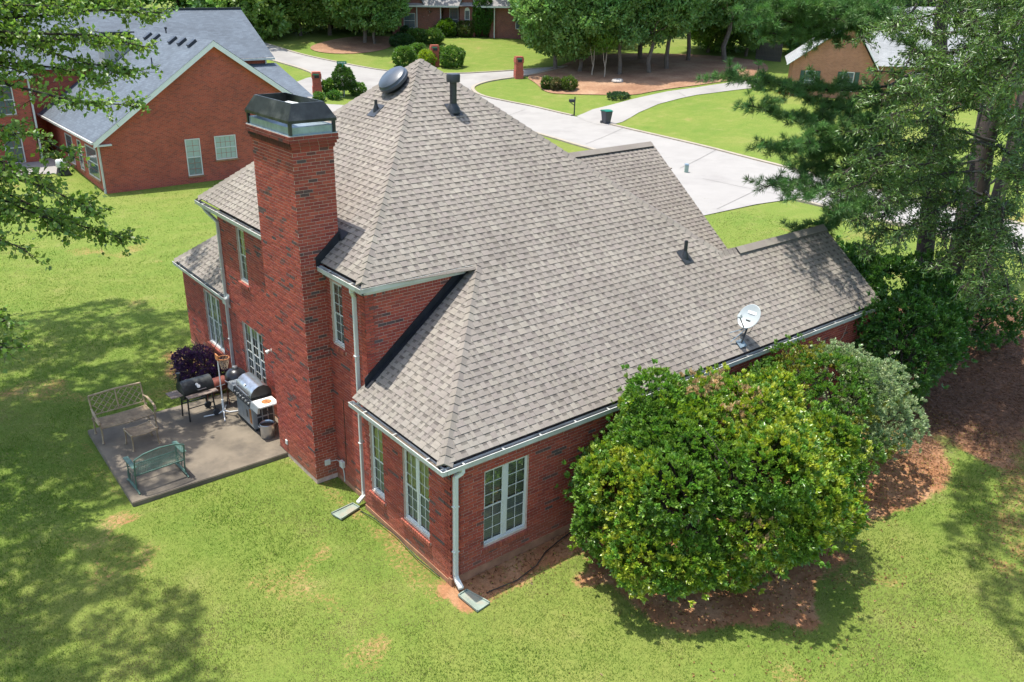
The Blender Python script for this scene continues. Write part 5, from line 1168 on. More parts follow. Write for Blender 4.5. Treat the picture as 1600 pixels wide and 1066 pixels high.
# ------------------------------------------------------------------ far planting
def dome(name, label, px, py, wpx, hpx, base, group=None, leaf=.17, dens=42, per=7, mat='leaf', lumpy=.16, trunk=0.0, white=0):
    p = g(px, py); d = np.dot(np.array(p) - CAM, FW); rw = wpx * d / FPX / 2; h = hpx * d / FPX; o = thing(name, label, 'shrub' if trunk == 0 else 'tree', p, 0, group)
    rr = np.random.default_rng(int(px * 7 + py)); h0 = trunk; hh = (h - h0) / 2; bl = [((0, 0, h0 + hh), (rw * .85, rw * .85, hh * .92))]
    for i in range(26):
        q = rr.normal(size=3); q /= np.linalg.norm(q); bl.append((q * np.array((rw, rw, hh)) * .72 + np.array((0, 0, h0 + hh)), rr.uniform(.24, .24 + lumpy) * min(rw, hh) * 1.3))
    bl = [((c[0] + p.x, c[1] + p.y, c[2] + p.z), r_) for c, r_ in bl]
    P, N = blob_surface(bl, dens, .86, p.z + .03); Q, D, ix = clusters(P, N, per, leaf * .8, .3, .8); t = tints(base, len(P), .22)[ix] * rng.uniform(.8, 1.2, (len(Q), 1))
    if white: k = rng.random(len(Q)) < white; t[k] = (.75, .74, .70)
    leaves('foliage', Q - np.array(p), D, leaf * rng.uniform(.7, 1.2, len(Q)), leaf * .6, t, mat, o)
    mb = MB(); 
    for i in range(5 if trunk == 0 else 3): a = i * 2.1; mb.tube([(math.cos(a) * .06, math.sin(a) * .06, -.1), (math.cos(a) * rw * .3, math.sin(a) * rw * .3, h * .6)], [.035, .015], 5)
    mb.build('stem', M['bark'], o); return o
box_, lime = (.10, .20, .034), (.25, .36, .04)
for args in (('boxwood', 'round clipped boxwood left of the middle brick pillar', 632, 105, 36, 31, box_), ('boxwood', 'round clipped boxwood half hidden behind two others on the far lawn', 652, 92, 27, 22, box_), ('gold_shrub', 'small yellow green shrub in front of the middle brick pillar', 667, 104, 26, 23, lime), ('boxwood', 'narrow clipped boxwood just behind the middle brick pillar', 690, 98, 12, 25, box_), ('boxwood', 'large round clipped boxwood right of the middle brick pillar', 707, 105, 37, 32, box_),
             ('boxwood', 'pale broad clipped mound before the far house steps', 676, 69, 37, 21, (.08, .16, .03)), ('boxwood', 'broad clipped mound left of the pale one by the far house', 650, 66, 34, 19, box_), ('boxwood', 'low dark clipped mound at the end of the mound row', 628, 73, 42, 18, (.035, .09, .02)), ('boxwood', 'small dark clipped ball under the big lawn tree', 633, 57, 15, 14, (.03, .08, .02)),
             ('foundation_shrub', 'bright green loose shrub under the far house bay window', 697, 57, 34, 24, (.09, .18, .02)), ('foundation_shrub', 'loose shrub with tan patches under the arched window', 727, 57, 30, 22, (.10, .14, .035)), ('foundation_shrub', 'spiky shrub at the right end of the far house wall', 789, 58, 20, 16, (.06, .13, .03)),
             ('clipped_hedge', 'dark clipped hedge right beside the left brick pillar', 515, 147, 22, 21, box_), ('clipped_ball', 'small clipped ball bush right of the clipped tree', 559, 149, 24, 18, box_), ('lily_clump', 'tuft of strappy leaves in front of the left brick pillar', 499, 157, 20, 11, (.09, .19, .035)), ('lily_clump', 'tuft of strappy leaves below the clipped tree', 523, 155, 22, 11, (.08, .18, .035)),
             ('azalea', 'green azalea mound leftmost in the straw bed', 855, 139, 18, 17, (.07, .125, .025)), ('azalea', 'browner azalea mound between two green ones', 869, 141, 16, 17, (.11, .12, .045)), ('azalea', 'light green azalea mound rightmost of three', 888, 141, 24, 19, (.10, .16, .03)), ('juniper', 'flat juniper at the lower tip of the straw bed', 966, 153, 40, 7, (.05, .10, .035)), ('juniper', 'small dark juniper high in the straw bed', 1143, 120, 20, 9, (.04, .09, .03)), ('boxwood', 'round bush by the right house drive', 1183, 140, 17, 21, box_), ('foundation_shrub', 'green shrub under the orange brick gable', 1248, 148, 18, 9, (.12, .17, .03)), ('foundation_shrub', 'reddish shrub under the orange brick gable', 1225, 147, 16, 9, (.25, .09, .03))):
    dome(*args)
dome('clipped_tree', 'small egg shaped tree in front of the street sign', 537, 150, 30, 44, (.06, .13, .025), trunk=.5)
dome('crape_myrtle', 'white flowering crape myrtle by the far house corner', 671, 52, 38, 46, (.10, .16, .035), trunk=.8, white=.22, leaf=.2)
dome('cypress', 'tall dark column cypress against the far house, left of a pair', 747, 58.5, 16, 70, (.075, .18, .03)); dome('cypress', 'tall dark column cypress against the far house, right of a pair', 760, 59, 16, 72, (.07, .17, .03))
for (px, py, lb) in ((925, 118, 'slim young tree with a pale green top, left of two in the straw bed'), (944, 121, 'slim young tree with a pale green top, right of two in the straw bed')):
    p = g(px, py); o = thing('young_tree', lb, 'tree', p); tb = MB(); limb(tb, (0, 0, -.2), (.15, 0, 2.8), .06, .04, 0, .03, 6, px); limb(tb, (0, 0, 1.0), (-.35, .1, 2.7), .04, .025, 0, .04, 6, px + 1); tb.build('trunk', simple('pale_bark', (.36, .30, .23), .8), o, smooth=True)
    crown_mass(o, scatter_blobs((p.x, p.y, p.z + 3.4), (.9, .9, .9), 14, (.35, .6), px, p.z + 2.4), 14, 8, .16, .06, (.13, .24, .025))
M['farbark'] = simple('grey_bark', (.13, .105, .085), .9, var=.35, scale=6)
def crown_proto(kind, seed):
    if kind == 'broad': bl = scatter_blobs((0, 0, 7.4), (4.0, 4.0, 5.2), 56, (.9, 1.8), seed, 1.9); base = (.19, .33, .09)
    elif kind == 'tall': bl = scatter_blobs((0, 0, 9.5), (3.0, 3.0, 6.6), 54, (.9, 1.6), seed, 3.0); base = (.175, .32, .095)
    else: bl = scatter_blobs((0, 0, 6.5), (3.4, 3.4, 5.6), 46, (.8, 1.5), seed, .6); base = (.21, .34, .08)
    P, N = blob_surface(bl, 6, .8); Q, D, ix = clusters(P, N, 8, .45, .2, .9); L = .34
    V, F = leaf_geo(Q, D, L * rng.uniform(.7, 1.3, len(Q)), .2); me = fast_mesh('crown', V, F, np.repeat(tints(base, len(P), .3)[ix] * rng.uniform(.8, 1.2, (len(Q), 1)), 2, 0)); me.materials.append(M['leaf'])
    tb = MB(); limb(tb, (0, 0, -.4), (.2, .1, 8), .22, .1, 0, .03, 7, seed, 8)
    rs_ = random.Random(seed)
    for i in range(7): a = rs_.random() * 6.28; z = rs_.uniform(2.6, 7); limb(tb, (0, 0, z), (math.cos(a) * 2.6, math.sin(a) * 2.6, z + 1.6), .07, .02, 0, .1, 5, seed * 9 + i, 5)
    return me, tb.mesh('trunk', M['farbark'], smooth=True)
PROTO = {k: [crown_proto(k, 100 + i * 7 + j) for j in range(2)] for i, k in enumerate(('broad', 'tall', 'full'))}
def far_tree(label, px, py, kind, sc, i=0, rz=0.0, group='trees round the junction', name='leafy_tree', pos=None, szz=1.0):
    p = pos or g(px, py); o = thing(name, label, 'tree', p, rz, group); cm, tm = PROTO[kind][i % 2]
    for nm, me in (('trunk', tm), ('crown', cm)):
        c = link(nm, me, o); c.scale = (sc, sc, sc * szz)
    return o
for (lb, px, py, kd, sc, i, rz) in (
    ('broad dark tree at the left end of the straw bed', 868, 108, 'broad', 1.05, 0, .3), ('dark tree with low limbs over the straw bed behind the young trees', 905, 112, 'broad', 1.0, 1, 1.4), ('dense tree in the middle of the straw bed', 968, 117, 'tall', .95, 0, 2.0), ('tall slim tree right of the middle of the straw bed', 1015, 114, 'tall', 1.0, 1, 2.9), ('tree near the upper right of the straw bed', 1042, 108, 'tall', 1.05, 0, 4.0),
    ('tree in the back row behind the left azaleas', 885, 92, 'tall', 1.1, 1, 4.7), ('tree in the back row above the boulder', 945, 92, 'broad', 1.15, 0, 5.5), ('tree in the back row beyond the slim tree', 1000, 92, 'tall', 1.2, 1, .9), ('tree in the back row left of the pale trunk', 1075, 95, 'tall', 1.15, 0, 1.9), ('tall tree with a pale bare trunk at the top of the straw bed', 1133, 97, 'tall', 1.3, 1, 2.5), ('bushy tree beside the board fence', 1165, 88, 'full', .9, 0, 3.3), ('bushy tree right of the pale trunk', 1105, 82, 'full', 1.05, 1, 0.3),
    ('big spreading tree in its own straw island on the far lawn', 570, 67, 'broad', 1.15, 0, 3.3), ('slim second tree in the far lawn island', 586, 69, 'broad', .85, 1, 4.4), ('dense bright tree at the wood edge right of the blue grey roof', 425, 52, 'full', .95, 0, 1.0), ('dark tree at the wood edge left of the lawn island', 470, 56, 'full', 1.0, 1, 2.2), ('tree at the wood edge behind the lawn island', 515, 55, 'full', 1.1, 0, 3.9), ('leafy tree close to the left corner of the far house', 603, 50, 'broad', .85, 1, 5.2), ('leafy tree close to the right end of the far house', 842, 62, 'broad', 1.0, 0, .5),
    ('leafy tree behind the orange brick house chimney side', 1290, 60, 'broad', 1.2, 1, 1.5), ('leafy tree at the far right beyond the silver roof', 1460, 70, 'full', 1.2, 0, 2.7)):
    far_tree(lb, px, py, kd, sc, i, rz)
# the wood that closes the view: one mass
PP, DD, TT, TV = [], [], [], MB(); rr = np.random.default_rng(77)
for i in range(92):
    px = rr.uniform(-260, 1860); d = rr.uniform(112, 150); q = CAM + (FW + RT * (px - 751) / FPX) * d; 
    if abs(px - 715) < 110 and d < 122: d = 128; q = CAM + (FW + RT * (px - 751) / FPX) * d
    z = Tz(q[0], q[1]); hgt = rr.uniform(9, 16); bl = scatter_blobs((q[0], q[1], z + hgt * .55), (rr.uniform(3, 4.6),) * 2 + (hgt * .5,), 16, (1.3, 2.4), 500 + i, z + .5)
    P, N = blob_surface(bl, 1.7, .8); Q, D, ix = clusters(P, N, 6, .7, .2, .9); PP.append(Q); DD.append(D); b_ = np.array([(.15, .28, .07), (.20, .32, .08), (.115, .245, .07)][i % 3]); TT.append(tints(b_, len(P), .3)[ix]); TV.tube([(q[0], q[1], z - .3), (q[0], q[1], z + hgt * .6)], [.22, .12], 6)
PP = np.concatenate(PP); DD = np.concatenate(DD); TT = np.concatenate(TT)
wd = leaves('woodland', PP, DD, .62 * rng.uniform(.7, 1.3, len(PP)), .42, TT, 'leaf', None); tag(wd, kind='stuff')
tag(TV.build('woodland_trunks', M['bark'], None), kind='stuff')
# ------------------------------------------------------------------ on the patio
PZ = .122
M['bronze'] = simple('bronze_paint', (.40, .30, .185), .5, .25, var=.25, scale=8, dirt=(.22, .165, .11))
M['greenmetal'] = simple('green_painted_metal', (.075, .145, .115), .5, .2, var=.3, scale=9)
M['steel'] = simple('brushed_steel', (.50, .52, .54), .30, .9, var=.15, scale=5, dirt=(.33, .30, .27))
M['greysteel'] = simple('grey_enamel', (.30, .33, .35), .42, .4, var=.15, scale=4, dirt=(.30, .24, .17))
M['rust'] = simple('rusted_panel', (.36, .15, .05), .85, .1, var=.4, scale=14)
M['redgrill'] = simple('oxide_red_metal', (.14, .035, .022), .55, .2, var=.35, scale=7)
M['kettle'] = simple('charcoal_enamel', (.018, .018, .022), .3, .1, var=.3)
M['shelfwood'] = simple('weathered_shelf', (.22, .17, .14), .8, var=.3, scale=7)
M['palewood'] = simple('pale_board', (.48, .36, .22), .8, var=.2, scale=8)
M['whiteplastic'] = simple('white_plastic', (.76, .76, .74), .4, var=.05)
M['orange'] = simple('faded_orange', (.55, .22, .08), .55, var=.2); M['net'] = simple('net_cord', (.62, .48, .33), .8)
M['splash'] = simple('green_splash_block', (.22, .27, .22), .6, var=.2, scale=6, dirt=(.30, .26, .19))
o = thing('garden_bench', 'bronze metal loveseat with lattice back on the patio corner', 'bench', (-3.24, 9.72, PZ), R(2))
w2 = .64
q = MB()
for sx in (-1, 1): q.tube([(sx * w2, .28, .36), (sx * w2, .36, .62), (sx * w2, .46, .98)], .022, 8)
q.tube([(-w2, .46, .98), (0, .47, 1.0), (w2, .46, .98)], .026, 8); q.tube([(-w2, .33, .50), (w2, .33, .50)], .015, 8); q.tube([(0, .33, .5), (0, .465, .99)], .020, 8); bkr = q.build('backrest', M['bronze'], o, smooth=True)
for side in (0, 1):
    x0 = -w2 + .02 + side * w2; ww = w2 - .04
    for i in range(-3, 5):
        for sg in (1, -1):
            a, b = i * .17, i * .17 + .48
            pts = []
            for t in np.linspace(0, 1, 13):
                xx = a + (b - a) * t; xx = xx if sg > 0 else ww - xx
                if 0 <= xx <= ww: pts.append((x0 + xx, .335 + .128 * t + (.003 if sg > 0 else -.003), .51 + .47 * t))
            if len(pts) > 2: lb = MB(); lb.tube([pts[0], pts[-1]], .010, 5); lb.build('lattice_bar', M['bronze'], bkr)
q = MB(); q.tube([(-w2, -.33, .41), (0, -.36, .39), (w2, -.33, .41), (w2, .28, .40), (0, .27, .38), (-w2, .28, .40)], .02, 8, closed=True); st = q.build('seat', M['bronze'], o, smooth=True)
for i in range(9):
    y = -.27 + i * .066; sl_ = MB(); sl_.tube([(-w2 + .02, y, .415), (-.3, y, .395), (.3, y, .395), (w2 - .02, y, .415)], .018, 6); sl_.build('slat', M['bronze'], st, smooth=True)
for sx in (-1, 1):
    q = MB(); q.tube([(sx * w2, .38, .66), (sx * (w2 + .03), .15, .68), (sx * (w2 + .05), -.12, .64), (sx * (w2 + .05), -.30, .60), (sx * (w2 + .05), -.36, .54), (sx * (w2 + .04), -.33, .49)], [.02, .028, .032, .032, .026, .02], 8); q.build('armrest', M['bronze'], o, smooth=True)
    for y, h in ((-.33, .60), (.30, .45)):
        q = MB(); q.tube([(sx * (w2 + .03), y, h), (sx * (w2 + .01), y - .02 * (y < 0), .3), (sx * (w2 + .02), y, .06), (sx * (w2 + .03), y - .03, 0)], [.022, .020, .022, .03], 8); q.build('leg', M['bronze'], o, smooth=True)
o = thing('ottoman', 'slatted bronze metal footstool in front of the loveseat', 'footstool', (-3.11, 8.80, PZ), R(4))
q = MB(); q.tube([(-.31, -.24, .40), (0, -.245, .37), (.31, -.24, .40), (.31, .24, .40), (0, .245, .37), (-.31, .24, .40)], .02, 8, closed=True); st = q.build('seat', M['bronze'], o, smooth=True)
for i in range(7):
    y = -.18 + i * .06; sl_ = MB(); sl_.tube([(-.29, y, .405), (-.1, y, .375), (.1, y, .375), (.29, y, .405)], .018, 6); sl_.build('slat', M['bronze'], st, smooth=True)
for sx in (-1, 1):
    for sy in (-1, 1): q = MB(); q.tube([(sx * .31, sy * .24, .44), (sx * .30, sy * .23, .25), (sx * .31, sy * .24, .05), (sx * .33, sy * .25, 0)], [.026, .018, .02, .028], 8); q.build('leg', M['bronze'], o, smooth=True)
o = thing('glider_bench', 'green metal glider seat seen from behind at the patio edge', 'bench', (-3.33, 6.95, PZ), R(3))
w2 = .56
q = MB(); q.tube([(-w2, -.26, .40), (-w2, -.34, .70), (-w2, -.37, .86), (-.35, -.38, .95), (0, -.385, .99), (.35, -.38, .95), (w2, -.37, .86), (w2, -.34, .70), (w2, -.26, .40)], .017, 8); q.tube([(-w2, -.26, .42), (w2, -.26, .42)], .013, 8); bk = q.build('backrest', M['greenmetal'], o, smooth=True)
ms = MB()
for i in range(-15, 16):
    x = i * .036; top = .97 - .10 * (x / w2) ** 2 * 1.1; ms.bar((x, -.265, .43), (x, -.262 - .118 * (top - .42) / .55, top), .007, .003)
for j in range(15):
    z = .45 + j * .033; ms.bar((-w2 + .01, -.265 - .118 * (z - .42) / .55, z), (w2 - .01, -.265 - .118 * (z - .42) / .55, z), .003, .007)
tag(ms.build('mesh', M['greenmetal'], bk), kind='stuff')
q = MB(); q.tube([(-w2, -.24, .40), (w2, -.24, .40), (w2, .24, .42), (-w2, .24, .42)], .015, 8, closed=True); st = q.build('seat', M['greenmetal'], o, smooth=True)
ms = MB()
for i in range(-13, 14): ms.bar((i * .041, -.24, .40), (i * .041, .24, .42), .006, .003)
for j in range(12): ms.bar((-w2, -.22 + j * .04, .405), (w2, -.22 + j * .04, .405), .003, .006)
tag(ms.build('mesh', M['greenmetal'], st), kind='stuff')
for sx in (-1, 1):
    q = MB(); q.prism([(sx * w2 - .055, -.33, .645), (sx * w2 + .055, -.33, .645), (sx * w2 + .06, .26, .655), (sx * w2, .31, .64), (sx * w2 - .06, .26, .655)], (0, 0, .012)); q.build('armrest', M['greenmetal'], o, bevel=.004)
    for y in (-.30, .24):
        q = MB(); q.tube([(sx * w2, y, .645), (sx * w2, y * .85, .40), (sx * w2, y * .8, .10)], .014, 8); q.build('leg', M['greenmetal'], o, smooth=True)
    q = MB(); q.tube([(sx * w2, -.40, .015), (sx * w2, -.30, .05), (sx * w2, .25, .05), (sx * w2, .40, .015)], .02, 8); q.tube([(sx * w2, -.26, .10), (sx * w2, .26, .10)], .015, 8)
    for y in (-.24, -.08, .08, .24): q.tube([(sx * w2, y, .05), (sx * w2, y + .05, .20), (sx * w2, y, .34)], .008, 6)
    q.build('runner', M['greenmetal'], o, smooth=True)
# barrel smoker
o = thing('barrel_smoker', 'black barrel smoker grill with wooden front shelf on two wheels', 'grill', (-1.45, 9.48, PZ), R(3))
def halfcyl(mb, x0, x1, cy, cz, r_, a0, a1, n=14, squash=1.0):
    c = [(x0, cy + r_ * math.cos(t), cz + r_ * squash * math.sin(t)) for t in np.linspace(a0, a1, n)]; mb.prism(c, (x1 - x0, 0, 0)); return mb
q = MB(); halfcyl(q, -.40, .40, 0, .80, .245, PI, 2 * PI); q.build('firebox', M['blackmetal'], o, smooth=True)
q = MB(); halfcyl(q, -.405, .405, 0, .805, .255, 0, PI); ld = q.build('lid', M['blackmetal'], o, smooth=True)
for x, z, r_ in ((-.03, .97, .035), (.0, .92, .045)): q = MB(); q.lathe([(0, 0), (r_, 0), (r_, .012), (0, .016)], n=16, m=Matrix.Translation((x, -math.sqrt(max(.001, .257 ** 2 - (z - .805) ** 2)), z)) @ Matrix.Rotation(R(58), 4, 'X')); q.build('gauge', M['whiteplastic'], ld, smooth=True)
q = MB(); q.tube([(-.05, -.25, .84), (-.05, -.30, .85), (.17, -.30, .85), (.17, -.25, .84)], .010, 6); q.build('handle', M['steel'], ld, smooth=True)
q = MB(); q.tube([(-.34, .18, .92), (-.34, .18, 1.22)], .045, 12); q.lathe([(.05, 1.22), (.06, 1.24), (0, 1.25)], (-.34, .18, 0), 12); q.build('chimney', M['blackmetal'], o, smooth=True)
for i in range(3): q = MB(); q.box((-.38, -.46 + i * .065, .74), (.42, -.40 + i * .065, .76)); q.build('shelf_slat', M['shelfwood'], o)
for i in range(3): q = MB(); q.box((-.72, -.22 + i * .14, .76), (-.42, -.09 + i * .14, .78)); q.build('side_shelf_slat', M['shelfwood'], o)
for x, y, lo in ((-.36, .2, 0), (-.34, -.24, 0), (.34, .24, .08), (.36, -.26, .08)):
    q = MB(); q.bar((x * .92, y * .8, .72), (x, y, lo), .032); q.build('leg', M['blackmetal'], o)
q = MB(); q.bar((-.34, -.2, .35), (.34, -.2, .35), .02); q.bar((-.34, .2, .35), (.34, .2, .35), .02); q.bar((-.34, -.2, .55), (-.2, -.22, .72), .02); q.build('brace', M['blackmetal'], o)
for y in (-.30, .26): q = MB(); q.lathe([(0, 0), (.088, 0), (.095, .01), (.095, .035), (.088, .045), (0, .045)], n=20, m=Matrix.Translation((.36, y, .095)) @ Matrix.Rotation(PI / 2, 4, 'X')); q.build('wheel', M['plastic_blk'], o, smooth=True)
o = thing('red_grill', 'small oxide red barrel grill tucked behind the hoop pole', 'grill', (-.82, 9.70, PZ), R(8))
q = MB(); halfcyl(q, -.24, .24, 0, .62, .20, PI, 2 * PI); q.build('firebox', M['redgrill'], o, smooth=True); q = MB(); halfcyl(q, -.245, .245, 0, .625, .205, 0, PI, squash=.85); ld = q.build('lid', M['redgrill'], o, smooth=True); q = MB(); q.tube([(-.12, -.2, .66), (-.12, -.245, .67), (.12, -.245, .67), (.12, -.2, .66)], .009, 6); q.build('handle', M['steel'], ld)
for x in (-.2, .2):
    for y in (-.15, .15): q = MB(); q.bar((x, y, .52), (x * 1.1, y * 1.2, 0), .02); q.build('leg', M['redgrill'], o)
# kamado
o = thing('kamado_grill', 'round charcoal kettle smoker with domed lid by the triple window', 'grill', (-.33, 9.55, PZ))
q = MB(); q.lathe([(.0, .34), (.14, .35), (.22, .42), (.275, .55), (.29, .68), (.29, .70)], n=28); q.build('body', M['kettle'], o, smooth='all')
q = MB(); q.lathe([(.295, .705), (.30, .72), (.29, .80), (.25, .90), (.17, .98), (.08, 1.015), (.0, 1.02)], n=28); ld = q.build('lid', M['kettle'], o, smooth='all')
q = MB(); q.lathe([(.298, .695), (.306, .70), (.306, .735), (.298, .74)], n=28); q.build('band', M['steel'], o, smooth=True)
q = MB(); q.lathe([(.06, 1.01), (.06, 1.05), (.075, 1.055), (.07, 1.08), (0, 1.09)], n=16); q.build('top_vent', M['steel'], ld, smooth=True)
q = MB(); q.tube([(-.12, -.28, .72), (-.12, -.36, .70), (.08, -.36, .70), (.08, -.28, .72)], .014, 8); q.build('handle', M['steel'], ld, smooth=True)
for i in range(3): a = R(40 + 120 * i); q = MB(); q.tube([(math.cos(a) * .22, math.sin(a) * .22, .48), (math.cos(a) * .30, math.sin(a) * .30, 0)], .016, 8); q.build('leg', M['kettle'], o, smooth=True)
q = MB(); q.tube([(math.cos(R(t)) * .265, math.sin(R(t)) * .265, .18) for t in range(0, 360, 15)], .010, 6, closed=True); q.build('ring', M['kettle'], o, smooth=True)
# gas grill, its front to the lawn
o = thing('gas_grill', 'large stainless gas grill with knobs and a rust stained door', 'grill', (-.36, 8.22, PZ), 0)
q = MB(); q.box((-.29, -.53, .08), (.27, .53, .76)); cab = q.build('cabinet', M['greysteel'], o, bevel=.012)
for y0, y1 in ((-.50, -.27), (-.26, .12), (.13, .50)): q = MB(); q.box((-.308, y0, .12), (-.291, y1, .70)); q.build('door', M['greysteel'], cab, bevel=.004)
q = MB(); q.box((-.312, -.44, .20), (-.3085, -.31, .60)); q.build('rust_patch', M['rust'], cab)
q = MB(); q.box((-.31, -.20, .3), (-.3085, -.1, .5)); q.build('vent', M['plastic_blk'], cab)
for i in range(3):
    for j in range(2): q = MB(); q.box((-.20 + .15 * i, -.536, .2 + .22 * j), (-.08 + .15 * i, -.531, .38 + .22 * j)); q.build('side_panel', M['plastic_blk'], cab)
q = MB(); q.prism([(-.37, -.55, .72), (-.29, -.55, .72), (-.29, -.55, .90), (-.33, -.55, .90)], (0, 1.10, 0)); pn = q.build('control_panel', M['plastic_blk'], o)
for i in range(6): q = MB(); q.lathe([(0, 0), (.034, 0), (.030, .03), (0, .034)], n=14, m=Matrix.Translation((-.352, -.44 + i * .175, .81)) @ Matrix.Rotation(R(-78), 4, 'Y')); q.build('knob', M['steel'], pn, smooth=True)
q = MB(); q.box((-.30, -.50, .765), (.25, .50, .93)); q.build('burner_box', M['blackmetal'], o, bevel=.01)
q = MB(); c_ = [(-.30, -.47, .935), (-.28, -.47, 1.04), (-.20, -.47, 1.15), (-.08, -.47, 1.21), (.06, -.47, 1.22), (.18, -.47, 1.16), (.25, -.47, 1.05), (.26, -.47, .935)]; q.prism(c_, (0, .94, 0)); ld = q.build('lid', M['steel'], o, smooth=True)
q = MB(); c2 = [(p[0] * 1.01 - .0, -.478, p[2]) for p in c_]; q.prism(c2, (0, .006, 0)); q.build('lid_end', M['blackmetal'], ld)
q = MB(); q.tube([(-.28, -.38, 1.0), (-.345, -.38, 1.0), (-.345, .38, 1.0), (-.28, .38, 1.0)], .014, 8); q.build('handle', M['steel'], ld, smooth=True)
q = MB(); q.lathe([(0, 0), (.032, 0), (.03, .012), (0, .014)], n=16, m=Matrix.Translation((-.235, 0, 1.12)) @ Matrix.Rotation(R(-48), 4, 'Y')); q.build('gauge', M['whiteplastic'], ld, smooth=True)
for y0, y1 in ((-1.0, -.555), (.555, .90)):
    q = MB(); q.box((-.30, y0, .86), (.22, y1, .905)); sh = q.build('side_shelf', M['whiteplastic'] if y0 < 0 else M['greysteel'], o, bevel=.01)
    q = MB(); q.prism([(-.37, y0, .74), (-.30, y0, .74), (-.30, y0, .90), (-.335, y0, .90)], (0, y1 - y0, 0)); q.build('shelf_front', M['greysteel'], sh)
    if y0 < 0: q = MB(); q.lathe([(0, .906), (.13, .906), (.12, .912), (0, .912)], (-.02, -.78, 0), 18); q.build('rust_patch', M['rust'], sh)
for sx in (-.22, .2):
    for y in (-.46, .46): q = MB(); q.lathe([(0, 0), (.04, 0), (.04, .03), (0, .03)], n=12, m=Matrix.Translation((sx, y, .04)) @ Matrix.Rotation(PI / 2, 4, 'X')); q.build('caster', M['plastic_blk'], o, smooth=True)
q = MB(); q.tube([(.10, -.56, .80), (.13, -.70, .70), (.12, -.78, .55), (.05, -.74, .50), (.02, -.62, .58)], .013, 8); q.build('gas_hose', M['plastic_blk'], o, smooth=True)
# pot, hoop, boards
o = thing('stock_pot', 'open steel stock pot on the patio below the gas grill shelf', 'pot', (-.47, 7.33, PZ))
q = MB(); q.lathe([(0, .0), (.165, 0), (.172, .02), (.172, .36), (.182, .37), (.176, .378), (.164, .36), (.164, .26), (0, .26)], n=30); q.build('body', M['steel'], o, smooth=True)
q = MB(); q.lathe([(0, .262), (.163, .262), (.163, .30), (.12, .315), (0, .32)], n=24); q.build('contents', simple('brown_sludge', (.10, .065, .045), .8, var=.4, scale=20), o, smooth=True)
for sx in (-1, 1): q = MB(); q.tube([(sx * .17, -.05, .31), (sx * .21, -.04, .33), (sx * .21, .04, .33), (sx * .17, .05, .31)], .008, 6); q.build('handle', M['steel'], o, smooth=True)
o = thing('basketball_hoop', 'toy basketball hoop with net on a white pole stand', 'hoop', (-.90, 9.14, PZ))
q = MB(); q.tube([(0, 0, .05), (0, 0, .42)], .032, 12); q.tube([(0, 0, .42), (0, 0, 1.62)], .017, 10); q.build('pole', M['whiteplastic'], o, smooth=True)
for (x, y) in ((-.50, .12), (-.14, -.42), (.48, -.12), (.22, .42)): q = MB(); q.tube([(0, 0, .10), (x * .3, y * .3, .03), (x, y, .018)], [.02, .018, .016], 8); q.build('leg', M['whiteplastic'], o, smooth=True)
q = MB(); q.box((-.03, -.10, 1.55), (.0, .10, 1.72)); q.build('backboard', M['orange'], o, bevel=.01)
q = MB(); q.tube([(.155 + .145 * math.cos(R(t)), .145 * math.sin(R(t)), 1.58) for t in range(0, 360, 15)], .010, 6, closed=True); q.build('rim', M['orange'], o, smooth=True)
q = MB()
for k in range(10):
    for sg in (1, -1): q.tube([(.155 + (.145 - .065 * t) * math.cos(k * .628 + sg * t * .9), (.145 - .065 * t) * math.sin(k * .628 + sg * t * .9), 1.58 - .30 * t) for t in (0, .5, 1)], .004, 4)
q.build('net', M['net'], o)
o = thing('timber_board', 'short pale timber board lying against the wall behind the pot', 'board', (.02, 7.05, PZ), R(92)); q = MB(); q.box((-.28, -.07, 0), (.28, .07, .045)); q.build('board', M['palewood'], o, bevel=.004)
# splash blocks, wire
def splash(label, x, y, rz):
    o = thing('splash_block', label, 'splash block', (x, y, .02), rz, 'green splash blocks under the downspouts')
    q = MB(); q.prism([(-.11, 0, .0), (.11, 0, 0), (.16, -.56, 0), (-.16, -.56, 0)], (0, 0, .03)); q.build('tray', M['splash'], o)
    for a, b in (((-.11, 0), (-.16, -.56)), ((.11, 0), (.16, -.56)), ((-.11, 0), (.11, 0))): r_ = MB(); r_.bar(a + (.035,), b + (.035,), .022, .04); r_.build('rim', M['splash'], o)
splash('green splash block under the downspout at the near house corner', .02, -.33, R(8)); splash('green splash block under the downspout between chimney and wing', -.16, 3.42, R(-78))
o = thing('loose_cable', 'thin black cable trailing over the bare soil by the right wall', 'cable', (.8, -.5, .03)); q = MB(); q.tube([(-.4, -.08, .0), (.3, -.14, .0), (.9, -.02, .01), (1.3, .18, .02), (1.8, .30, .03), (2.6, .42, .06), (3.6, .44, .08)], .011, 6); q.build('cable', M['blackmetal'], o, smooth=True)
o = thing('loose_cable', 'thin black cable lying along the foot of the wing wall', 'cable', (-.12, 1.6, .03)); q = MB(); q.tube([(.05, -1.3, .03), (.0, -.6, .05), (.06, .3, .06), (.02, 1.1, .04), (-.05, 1.6, .0)], .010, 6); q.build('cable', M['blackmetal'], o, smooth=True)
